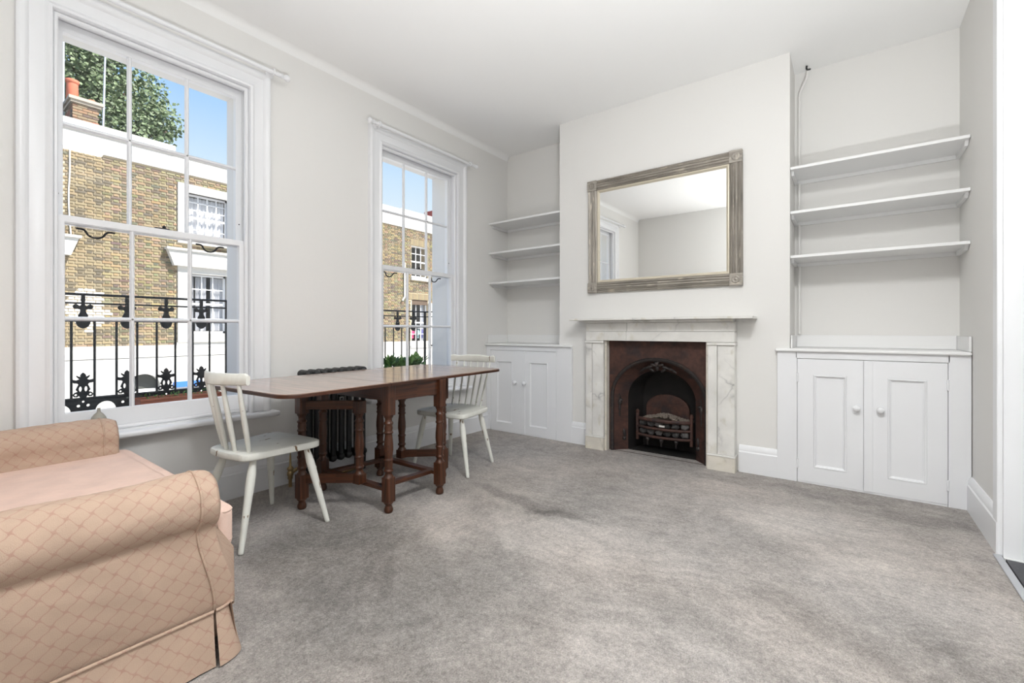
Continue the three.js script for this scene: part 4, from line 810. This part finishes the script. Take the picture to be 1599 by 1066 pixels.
// ---------------------------------------------------------------- outside: street and the terrace opposite
const XF = -15.6;
M.paving = std({ color: new THREE.Color(0.5, 0.49, 0.47), roughness: 0.95 });
struct(obj('ground', [bb(-40, XW - 0.35, -3.8, -3.6, -40, 25), bb(XE + 0.3, 30, -3.8, -3.6, -40, 25), bb(XW - 0.35, XE + 0.3, -3.8, -3.6, -40, 25)], M.paving), 'pale paved street between the houses', 'street');
struct(obj('wall_house_front', [bb(XW - 0.35, XE + 0.3, -3.6, -0.3, ZF - 0.2, ZB + 0.2), bb(XW - 0.35, XW, CH + 0.3, CH + 1.1, ZF - 0.2, ZB + 0.2)], M.stucco), 'rendered walls of the house below and above the room', 'wall');
const brickTone = [[0.22, 0.178, 0.11], [0.28, 0.23, 0.145], [0.17, 0.143, 0.1], [0.31, 0.25, 0.15], [0.145, 0.125, 0.095], [0.25, 0.21, 0.14], [0.29, 0.225, 0.14]];
const brickM = brickTone.map(([r, g, b]) => std({ color: new THREE.Color(r, g, b), roughness: 0.95 }));
const whiteBrickM = std({ color: new THREE.Color(0.72, 0.7, 0.66), roughness: 0.9 });
M.mortar = std({ color: new THREE.Color(0.58, 0.49, 0.345), roughness: 0.95 });
M.brickMix = std({ vertexColors: true, roughness: 0.95 });
const brickGeo = {};
function brickBox(l) { return brickGeo[l] ??= uvBox(bx(0.03, 0.052, l)); }
function colored(g, c) { g = clean(g.index ? g.toNonIndexed() : g.clone()); const n = g.attributes.position.count, a = new Float32Array(n * 3); for (let i = 0; i < n; i++) a.set(c, i * 3); g.setAttribute('color', new THREE.BufferAttribute(a, 3)); return g; }
function mixMesh(name, list, parent) {   // many small boxes in one vertex coloured mesh
  const src = new THREE.BoxGeometry(1, 1, 1).toNonIndexed(), sp = src.attributes.position, sn = src.attributes.normal, n = sp.count, P = new Float32Array(list.length * n * 3), N = P.slice(), C = P.slice();
  list.forEach(([x, y, z, w, h, d, c], k) => { for (let i = 0; i < n; i++) { const o = (k * n + i) * 3; P[o] = x + sp.getX(i) * w; P[o + 1] = y + sp.getY(i) * h; P[o + 2] = z + sp.getZ(i) * d; N[o] = sn.getX(i); N[o + 1] = sn.getY(i); N[o + 2] = sn.getZ(i); C[o] = c[0]; C[o + 1] = c[1]; C[o + 2] = c[2]; } });
  const g = new THREE.BufferGeometry(); g.setAttribute('position', new THREE.BufferAttribute(P, 3)); g.setAttribute('normal', new THREE.BufferAttribute(N, 3)); g.setAttribute('color', new THREE.BufferAttribute(C, 3));
  const m = new THREE.Mesh(g, M.brickMix); m.name = name; m.userData.kind = 'stuff'; return place(m, parent);
}
// Flemish bond over z0..z1, y0..y1 with free rectangles left open
function brickwork(parent, z0, z1, y0, y1, holes, singles) {
  const all = [];
  for (let row = 0, y = y0; y + 0.07 < y1; y += 0.0752, row++) {
    let z = z0 - (row % 2 ? 0.055 : 0), k = row % 2;
    for (; z > z1; k++) {
      let a = z, b = z - (k % 2 ? 0.097 : 0.207); const yc = y + 0.036;   // from a down to b
      z = b - 0.0205;
      if (b < z1) continue;
      for (const [h0, h1, c, d] of holes) if (yc + 0.03 > c && yc - 0.03 < d && b < h0 && a > h1) { if (a > h0 && a - h0 > 0.04) b = h0 + 0.008; else if (b < h1 && h1 - b > 0.04) a = h1 - 0.008; else a = b; }
      const l = a - b, zc = (a + b) / 2; if (l < 0.03) continue;
      const patch = fbm(zc * 2.2, yc * 1.7, 5) + 0.25 - 1.1 * Math.hypot((zc + 2.72) / 0.42, (yc - 1.55) / 0.55) > -0.72;
      const tone = Math.floor(clamp(0.5 + 0.7 * fbm(zc * 0.9, yc * 0.9, 2) + rr(-0.5, 0.5), 0, 0.999) * 7);
      all.push({ x: XF - 0.015 + rr(-0.003, 0.003), y: yc, z: zc, l: Math.round(l * 200) / 200, tone, patch: patch && zc > -3.3 });
    }
  }
  // the bricks that show largest from the room become single pieces
  const F = (b) => Math.sin(YAW) * -b.x + Math.cos(YAW) * -b.z, seen = (b) => b.z < -2.33 && b.z > -4.62 && b.y > 0.66 && b.y < 5.6;
  const order = all.filter(seen).sort((p, q) => F(p) - F(q) || p.y - q.y).slice(0, singles), set = new Set(order);
  for (const b of order) { const m = new THREE.Mesh(brickBox(b.l), b.patch ? whiteBrickM : brickM[b.tone]); m.name = 'brick'; m.position.set(b.x, b.y, b.z); place(m, parent); }
  mixMesh('brickwork', all.filter((b) => !set.has(b)).map((b) => [b.x, b.y, b.z, 0.03, 0.052, b.l, b.patch ? [0.72, 0.7, 0.66] : brickTone[b.tone].map((c) => c * rr(0.88, 1.12))]), parent);
}
M.voile = std({ color: new THREE.Color(0.66, 0.67, 0.7), roughness: 0.9 });
M.farRoom = std({ color: new THREE.Color(0.42, 0.41, 0.39), roughness: 0.9 });
M.oppGlass = phy({ color: 0xffffff, transmission: 1, thickness: 0, roughness: 0, ior: 1.5 });
function oppWindow(parent, zc, w, y0, y1, cols, rowsTop, rowsBot, o = {}) {   // sash window set 0.14 behind the facade
  const X = XF - 0.15, win = obj('window', [bb(X - 0.03, X + 0.03, y0, y1, zc - w / 2, zc - w / 2 + 0.05), bb(X - 0.03, X + 0.03, y0, y1, zc + w / 2 - 0.05, zc + w / 2), bb(X - 0.03, X + 0.03, y1 - 0.06, y1, zc - w / 2, zc + w / 2), bb(X - 0.03, X + 0.03, y0, y0 + 0.07, zc - w / 2, zc + w / 2), bb(X - 0.02, X + 0.035, (y0 + y1) / 2 - 0.03, (y0 + y1) / 2 + 0.03, zc - w / 2, zc + w / 2)], M.gloss, parent);
  const ym = (y0 + y1) / 2, bar = [];
  for (let i = 1; i < cols; i++) { const z = zc - w / 2 + 0.05 + ((w - 0.1) * i) / cols; bar.push(bb(X - 0.015, X + 0.02, y0, y1, z - 0.013, z + 0.013)); }
  const ys = []; for (let i = 1; i < rowsTop; i++) ys.push(ym + ((y1 - ym) * i) / rowsTop); for (let i = 1; i < rowsBot; i++) ys.push(y0 + ((ym - y0) * i) / rowsBot);
  for (const y of ys) bar.push(bb(X - 0.015, X + 0.02, y - 0.013, y + 0.013, zc - w / 2, zc + w / 2));
  for (const b of bar) obj('glazing_bar', b, M.gloss, win);
  const yl = [y0 + 0.07, ...ys.filter((y) => y < ym), ym, ...ys.filter((y) => y > ym), y1 - 0.06].sort((a, b) => a - b);
  for (let i = 0; i < cols; i++) for (let j = 0; j < yl.length - 1; j++) { const dz = (w - 0.1) / cols; obj('pane', new THREE.PlaneGeometry(dz - 0.026, yl[j + 1] - yl[j] - 0.026).rotateY(PI / 2).translate(X, (yl[j] + yl[j + 1]) / 2, zc - w / 2 + 0.05 + dz * (i + 0.5)), M.oppGlass, win); }
  // the room behind: three metres deep, plain walls and a boarded floor
  const ra = XF - 0.5, rz = XF - 3.4, r0 = y0 - 0.3, r1 = y1 + 0.24, q0 = zc - w / 2 - 0.35, q1 = zc + w / 2 + 0.35;
  obj('room_behind', [bb(rz - 0.05, rz, r0, r1, q0, q1), bb(rz, ra, r0, r1, q0 - 0.05, q0), bb(rz, ra, r0, r1, q1, q1 + 0.05), bb(rz, ra, r1, r1 + 0.03, q0, q1)], M.farRoom, win);
  obj('room_floor', bb(rz, ra, r0 - 0.03, r0, q0, q1), M.oakH, win);
  if (o.curtain) for (const [a, b] of o.curtain) {
    const pos = [], idx = [], n = 40; for (let i = 0; i <= n; i++) for (const y of [y0 + 0.08, y1 - 0.07]) { const z = zc + a + ((b - a) * i) / n; pos.push(X - 0.1 + 0.03 * Math.sin(i * 1.5) + 0.01 * Math.sin(i * 0.7), y, z); }
    for (let i = 0; i < n; i++) idx.push(i * 2, i * 2 + 1, i * 2 + 2, i * 2 + 2, i * 2 + 1, i * 2 + 3);
    const g = new THREE.BufferGeometry(); g.setAttribute('position', new THREE.Float32BufferAttribute(pos, 3)); g.setIndex(idx); g.computeVertexNormals(); obj('curtain', g, M.voile, win);
  }
  return win;
}
const surround = (parent, z0, z1, y0, y1, a0, a1, b0, b1, proud = 0.05) => obj('window_surround', [bb(XF - 0.14, XF + proud, y0, y1, z0, a0), bb(XF - 0.14, XF + proud, y0, y1, a1, z1), bb(XF - 0.14, XF + proud, b1, y1, a0, a1), bb(XF - 0.14, XF + proud + 0.04, y0, b0, a0, a1)], M.stucco, parent);
const core = (parent, z0, z1, y0, y1, holes, m) => {   // wall slab with openings, cut into strips
  const zs = [...new Set([z0, z1, ...holes.flatMap((h) => [h[0], h[1]])])].filter((z) => z <= z0 && z >= z1).sort((a, b) => b - a), g = [];
  for (let i = 0; i < zs.length - 1; i++) {
    const zc = (zs[i] + zs[i + 1]) / 2, hs = holes.filter((h) => zc < h[0] && zc > h[1]).sort((a, b) => a[2] - b[2]); let y = y0;
    for (const h of hs) { if (h[2] > y) g.push(bb(XF - 0.5, XF - 0.026, y, h[2], zs[i], zs[i + 1])); y = Math.max(y, h[3]); }
    if (y < y1) g.push(bb(XF - 0.5, XF - 0.026, y, y1, zs[i], zs[i + 1]));
  }
  return obj('wall', g, m, parent);
};
let brickHouse;
{   // house seen through the window beside the sofa
  const h = thing('terrace_house', 'yellow brick terraced house with white parapet, hooded window and white ground floor', 'house', [0, 0, 0], 0);
  const ups = [-5.485, -1.49], holes = [], cut = [];
  for (const z of ups) { holes.push([z + 0.805, z - 0.805, 3.6, 5.35], [z + 0.805, z - 0.805, 0.7, 2.92]); cut.push([z + 0.54, z - 0.54, 3.72, 5.11], [z + 0.49, z - 0.49, 0.95, 2.73]); }
  core(h, 3, -9, 0.6, 5.63, cut, M.mortar);
  brickwork(h, 3, -9, 0.62, 5.63, holes, 300);
  for (const z of ups) {
    surround(h, z + 0.805, z - 0.805, 3.6, 5.35, z + 0.54, z - 0.54, 3.72, 5.11);
    oppWindow(h, z, 1.08, 3.72, 5.11, 4, 3, 2, { curtain: [[-0.5, 0.5]] });
    surround(h, z + 0.805, z - 0.805, 0.7, 2.92, z + 0.49, z - 0.49, 0.95, 2.73);
    oppWindow(h, z, 0.98, 0.95, 2.73, 3, 2, 2, { curtain: [[-0.46, -0.12], [0.0, 0.28], [0.33, 0.46]] });
    const s = new THREE.Shape([[1.1, 3.42], [-1.1, 3.42], [-0.93, 2.92], [0.93, 2.92]].map(([a, b]) => new THREE.Vector2(a, b)));
    obj('window_hood', [ext(s, 0.2, 0).rotateY(PI / 2).translate(XF - 0.02, 0, z), bb(XF, XF + 0.24, 3.36, 3.42, z - 1.12, z + 1.12)], M.stucco, h);
  }
  obj('parapet', [bb(XF - 0.5, XF + 0.05, 5.63, 5.865, 3, -9), bb(XF - 0.5, XF + 0.02, 5.88, 6.1, 3, -9), bb(XF - 0.48, XF + 0.0, 5.86, 5.885, 3, -9), bb(XF - 0.5, XF + 0.06, 6.1, 6.36, 3, -4.62), bb(XF - 0.5, XF + 0.05, 6.1, 6.14, -4.62, -9)], M.stucco, h);
  // ground floor render with a joint line and an arched doorway
  const gs = new THREE.Shape([[-3, -3.6], [9, -3.6], [9, 0.29], [-3, 0.29]].map(([a, b]) => new THREE.Vector2(a, b)));
  const dz = 3.9, door = new THREE.Path(); door.moveTo(dz - 0.38, -3.5); door.lineTo(dz + 0.38, -3.5); door.lineTo(dz + 0.38, -0.52); door.absellipse(dz, -0.52, 0.38, 0.36, 0, PI, false); door.lineTo(dz - 0.38, -3.5); gs.holes.push(door);
  obj('ground_floor_render', [ext(gs, 0.3, 0, 24).rotateY(PI / 2).translate(XF - 0.3, 0, 0), bb(XF - 0.3, XF + 0.02, 0.305, 0.63, 3, -9), bb(XF - 0.3, XF - 0.03, 0.28, 0.31, 3, -9), bb(XF, XF + 0.03, 0.55, 0.7, -4.66, -9)], M.stucco, h);
  const d = obj('door', bb(XF - 0.3, XF - 0.24, -3.55, -0.74, -dz - 0.38, -dz + 0.38), std({ color: new THREE.Color(0.05, 0.07, 0.06), roughness: 0.4 }), h);
  const fan = new THREE.Shape(); fan.moveTo(dz - 0.38, -0.59); fan.lineTo(dz + 0.38, -0.59); fan.absellipse(dz, -0.52, 0.38, 0.36, 0, PI, false);
  obj('fanlight', ext(fan, 0.02, 0, 24).rotateY(PI / 2).translate(XF - 0.27, 0, 0), std({ color: new THREE.Color(0.06, 0.065, 0.06), roughness: 0.2 }), d);
  obj('transom', bb(XF - 0.28, XF - 0.16, -0.74, -0.59, -dz - 0.37, -dz + 0.37), M.gloss, d);
  obj('shop_fascia', bb(XF, XF + 0.06, -0.6, -0.44, -4.58, -5.3), std({ color: new THREE.Color(0.05, 0.18, 0.6), roughness: 0.4 }), h);
  obj('cable', tube([V3(XF + 0.02, 5.64, -2.42), V3(XF + 0.02, 5.0, -2.42), V3(XF + 0.02, 4.4, -2.4), V3(XF + 0.02, 3.6, -2.43), V3(XF + 0.02, 3.1, -2.47)], 0.016, 40, 6), M.gloss, h);
  obj('roof_slab', bb(XF - 8, XF - 0.5, 5.4, 5.63, 3, -9), M.dark, h);
  brickHouse = h;
}
{   // house seen through the window next to the left alcove
  const h = thing('terrace_house', 'pale yellow brick terraced house with dark paned sash and flat brick arches', 'house');
  const z0 = -9.02, z1 = -22, cut = [[-13.45, -14.43, 3.43, 4.86], [-13.47, -14.42, 0.36, 2.42]], holes = [[-13.43, -14.45, 3.28, 4.88], [-13.4, -14.5, 0.3, 2.44], [-13.38, -14.52, 4.86, 5.14], [-13.3, -14.6, 2.4, 2.7]];
  core(h, z0, z1, 0.55, 5.55, cut, M.mortar);
  brickwork(h, z0, z1, 0.56, 5.55, holes, 0);
  for (const [a, b, y, hh] of [[-13.38, -14.52, 4.86, 0.28], [-13.3, -14.6, 2.42, 0.28]]) for (let k = 0; k < 15; k++) { const w = (a - b) / 15; obj('arch_brick', bb(XF - 0.03, XF, y + 0.004, y + hh - 0.004, a - k * w - 0.004, a - (k + 1) * w + 0.004), brickM[[1, 3, 5, 6][k % 4]], h); }
  oppWindow(h, -13.94, 0.97, 3.43, 4.86, 3, 2, 2);
  obj('window_sill', bb(XF - 0.14, XF + 0.07, 3.29, 3.43, -13.38, -14.54), M.stucco, h);
  oppWindow(h, -13.945, 0.94, 0.36, 2.42, 3, 2, 2, { curtain: [[-0.4, -0.2]] });
  obj('window_surround', [bb(XF - 0.02, XF + 0.06, 0.3, 2.3, -14.44, -14.7), bb(XF - 0.14, XF + 0.06, 0.26, 0.38, -13.36, -14.72)], M.stucco, h);
  obj('blind_box', bb(XF - 0.12, XF - 0.04, 2.2, 2.41, -13.48, -14.41), std({ color: new THREE.Color(0.12, 0.085, 0.06), roughness: 0.8 }), h);
  obj('parapet', [bb(XF - 0.5, XF + 0.04, 5.55, 6.05, z0, z1), bb(XF - 0.5, XF + 0.09, 6.05, 6.3, z0, z1), bb(XF - 0.5, XF + 0.1, 6.3, 6.33, -12.75, z1)], M.stucco, h);
  obj('ground_floor_render', bb(XF - 0.5, XF + 0.02, -3.6, 0.56, z0, z1), M.stucco, h);
  obj('downpipe', [rod(V3(XF + 0.05, 4.0, -13.0), V3(XF + 0.05, 2.5, -13.0), 0.035), rod(V3(XF + 0.05, 2.5, -13.0), V3(XF + 0.1, 2.35, -12.85), 0.035)], M.gloss, h);
  const slate = std({ color: new THREE.Color(0.16, 0.165, 0.18), roughness: 0.7 });
  const rs = new THREE.Shape([[9.4, 6.0], [13.1, 6.0], [11.0, 7.5]].map(([a, b]) => new THREE.Vector2(a, b)));
  obj('slate_roof', [ext(rs, 3).rotateY(PI / 2).translate(XF - 4.2, 0, 0)], slate, h);
  obj('slate_roof', [bb(XF - 3.5, XF - 1.2, 6.2, 6.62, -15.0, -17)], slate, h);
  obj('chimney_stack', [bb(XF - 2, XF - 1.4, 6.6, 7.15, -16.0, -16.8)], std({ color: new THREE.Color(0.5, 0.13, 0.1), roughness: 0.9 }), h);
}
// washing hung behind the lower window of that house
{
  const shirt = (w, hh) => { const s = new THREE.Shape(); s.moveTo(-w * 0.3, 0); s.lineTo(w * 0.3, 0); s.lineTo(w * 0.34, hh * 0.62); s.lineTo(w * 0.5, hh * 0.5); s.lineTo(w * 0.58, hh * 0.72); s.lineTo(w * 0.32, hh); s.quadraticCurveTo(0, hh * 0.86, -w * 0.32, hh); s.lineTo(-w * 0.58, hh * 0.72); s.lineTo(-w * 0.5, hh * 0.5); s.lineTo(-w * 0.34, hh * 0.62); s.closePath(); return s; };
  [['pink', [0.75, 0.06, 0.2], -13.68, 0.23, 0.4], ['pale blue', [0.45, 0.72, 0.76], -13.97, 0.25, 0.4], ['indigo', [0.12, 0.12, 0.32], -14.25, 0.2, 0.42]].forEach(([n, c, z, w, hh]) => tag(obj('shirt', ext(shirt(w, hh), 0.02, 0.006).rotateY(PI / 2).translate(XF - 0.25, 0.68, z), std({ color: new THREE.Color(...c), roughness: 0.9 })), n + ' garment hanging behind the lower window of the far house', 'garment', 'garments behind the far window'));
  const t = thing('clothes_airer', 'grey clothes airer behind the lower window of the far house', 'clothes airer');
  obj('bar', rod(V3(XF - 0.24, 1.125, -13.5), V3(XF - 0.24, 1.125, -14.4), 0.012), M.voile, t);
  for (const z of [-13.52, -14.38]) obj('leg', [rod(V3(XF - 0.23, 1.12, z), V3(XF - 0.4, 0.37, z), 0.012), rod(V3(XF - 0.23, 1.12, z), V3(XF - 0.2, 0.37, z), 0.012)], M.voile, t);
}
// chimney stack with pots on the brick house
{
  const X = -16.6, P = (u, v) => onX(u, v, X), a = P(113, 182), b = P(155, 190), topY = P(115, 152).y, z0 = a.z, z1 = b.z, dep = 0.9;
  const y0 = 5.635, t = obj('chimney_stack', bb(X - dep, X - 0.03, y0, topY - 0.12, z0 - 0.03, z1 + 0.03), M.mortar, brickHouse);
  t.userData.label = 'sooty brick chimney stack with red clay pots above the white parapet';
  const tones = [[0.2, 0.12, 0.08], [0.3, 0.19, 0.12], [0.15, 0.11, 0.09], [0.36, 0.15, 0.1], [0.26, 0.2, 0.13]].map(([r, g, c]) => std({ color: new THREE.Color(r, g, c), roughness: 0.95 }));
  let r = 0;
  for (let y = y0; y + 0.07 < topY - 0.12; y += 0.0752, r++) {
    const W = z0 - z1, o = r % 2 ? 0.1 : 0.2;
    for (let z = z0; z > z1 + 0.05; ) { const l = Math.min(z === z0 ? o : 0.2, z - z1); obj('brick', bb(X - 0.03, X, y + 0.006, y + 0.066, z - 0.005, z - l + 0.005), tones[Math.floor(rnd() * 5)], t); z -= l; }
    for (let x = X - 0.03; x > X - dep + 0.05; ) { const l = Math.min(r % 2 ? 0.22 : 0.11 + 0.11 * (x < X - 0.1), x - X + dep); obj('brick', bb(x - 0.005, x - l + 0.005, y + 0.006, y + 0.066, z0, z0 - 0.03), tones[Math.floor(rnd() * 5)], t); x -= l; }
  }
  obj('cap', [bb(X - dep - 0.04, X + 0.04, topY - 0.12, topY - 0.05, z1 - 0.04, z0 + 0.04), bb(X - dep - 0.08, X + 0.08, topY - 0.05, topY + 0.03, z1 - 0.08, z0 + 0.08)], std({ color: new THREE.Color(0.45, 0.4, 0.33), roughness: 0.95 }), t);
  const clay = std({ color: new THREE.Color(0.55, 0.17, 0.1), roughness: 0.85 }), pz = P(116, 145).z, ph = P(116, 122).y - topY;
  obj('chimney_pot', lathe([[0.001, 0], [0.13, 0], [0.12, ph * 0.78], [0.12, ph * 0.84], [0.14, ph * 0.86], [0.145, ph], [0.11, ph], [0.1, ph * 0.9], [0.001, ph * 0.5]], 20).translate(X - 0.25, topY + 0.02, pz), clay, t);
  obj('chimney_pot', lathe([[0.001, 0], [0.12, 0], [0.13, 0.08], [0.1, 0.12], [0.001, 0.12]], 18).rotateX(0.25).translate(X - 0.25, topY + 0.02, pz - 0.38), clay, t);
}
for (const [u0, v0, u1, v1, label] of [[99.5, 40, 96.5, 190, 'tall aerial mast left of the chimney stack'], [165, 62, 153, 190, 'slim aerial mast right of the chimney stack']]) {
  const X = -17.6, a = onX(u1, v1, X), b = onX(u0, v0, X); a.z = (a.z + b.z) / 2; 
  const foot = V3(a.x, 5.635, a.z), at = (k, dz) => foot.clone().lerp(b, k).add(V3(0, 0, dz));
  const t = obj('aerial_mast', rod(foot, b, 0.03, 0.022, 8), std({ color: new THREE.Color(0.62, 0.66, 0.72), roughness: 0.4, metalness: 0.4 }), brickHouse);
  t.userData.label = 'pale metal ' + label;
  for (let k = 0; k < 4; k++) obj('crossbar', rod(at(0.85 - k * 0.05, -0.3 + k * 0.05), at(0.85 - k * 0.05, 0.3 - k * 0.05), 0.008, 0.008, 6), M.dark, t);
}
// large tree behind the roofs
{
  const X = -25, c = (u, v) => onX(u, v, X), t = thing('tree', 'large leafy green tree rising behind the brick house roof', 'tree', [X, -3.6, c(150, 200).z]);
  const bark = std({ color: new THREE.Color(0.12, 0.095, 0.07), roughness: 0.95 }), o = t.position;
  const lobes = [[110, 95, 1.9], [150, 100, 1.1], [165, 75, 0.75], [140, 160, 1.5], [195, 165, 1.3], [225, 150, 1.0], [228, 128, 0.55], [235, 190, 1.1], [255, 193, 0.7], [210, 205, 1.3], [180, 200, 1.3], [110, 20, 2.2], [60, 60, 2.5], [262, 205, 0.45]].map(([u, v, r]) => { const p = c(u, v); return [p.z - o.z, p.y - o.y, r]; });
  obj('trunk', rod(V3(0, 0, 0), V3(0, 13.5, 0.2), 0.45, 0.16, 12), bark, t);
  for (const [z, y, r] of lobes) obj('branch', tube([V3(0, Math.min(y - 1.2, 12.5), 0.1), V3(rr(-0.3, 0.3), y - 0.7, z * 0.6), V3(0, y, z)], 0.045, 10, 6), bark, t);
  const lg = leafGeo(0.17, 0.13, 0.04), N = 15000, im = new THREE.InstancedMesh(lg, phy({ color: 0xffffff, roughness: 0.6, side: THREE.DoubleSide, transmission: 0.25, thickness: 0 }), N);
  const mtx = new THREE.Matrix4(), q = new THREE.Quaternion(), e = new THREE.Euler(), col = new THREE.Color(), vol = lobes.map((l) => l[2] ** 2.4), tot = vol.reduce((a, b) => a + b);
  for (let k = 0; k < N; k++) {
    let f = rnd() * tot, i = 0; while (f > vol[i] && i < lobes.length - 1) f -= vol[i++];
    const [z, y, r] = lobes[i], th = Math.acos(rr(-1, 1)), ph = rr(0, 2 * PI); let rad = r * Math.cbrt(rr(0.12, 1));
    rad *= 1 + 0.35 * nz(Math.cos(ph) * 2.2 + i * 5, th * 2.2, i * 3.7);
    e.set(rr(0, 6.28), rr(0, 6.28), rr(0, 6.28)); q.setFromEuler(e);
    mtx.compose(V3(rad * Math.sin(th) * Math.cos(ph), y + rad * Math.cos(th), z + rad * Math.sin(th) * Math.sin(ph)), q, V3(1, 1, 1).multiplyScalar(rr(0.7, 1.25)));
    im.setMatrixAt(k, mtx); const s = rr(0.7, 1.35); im.setColorAt(k, col.setRGB(0.17 * s, 0.235 * s, 0.12 * s));
  }
  im.name = 'foliage'; im.userData.kind = 'stuff'; place(im, t);
}
scene.traverse((o) => { if (o.isMesh) { o.castShadow = true; o.receiveShadow = true; } });
renderer.render(scene, camera);
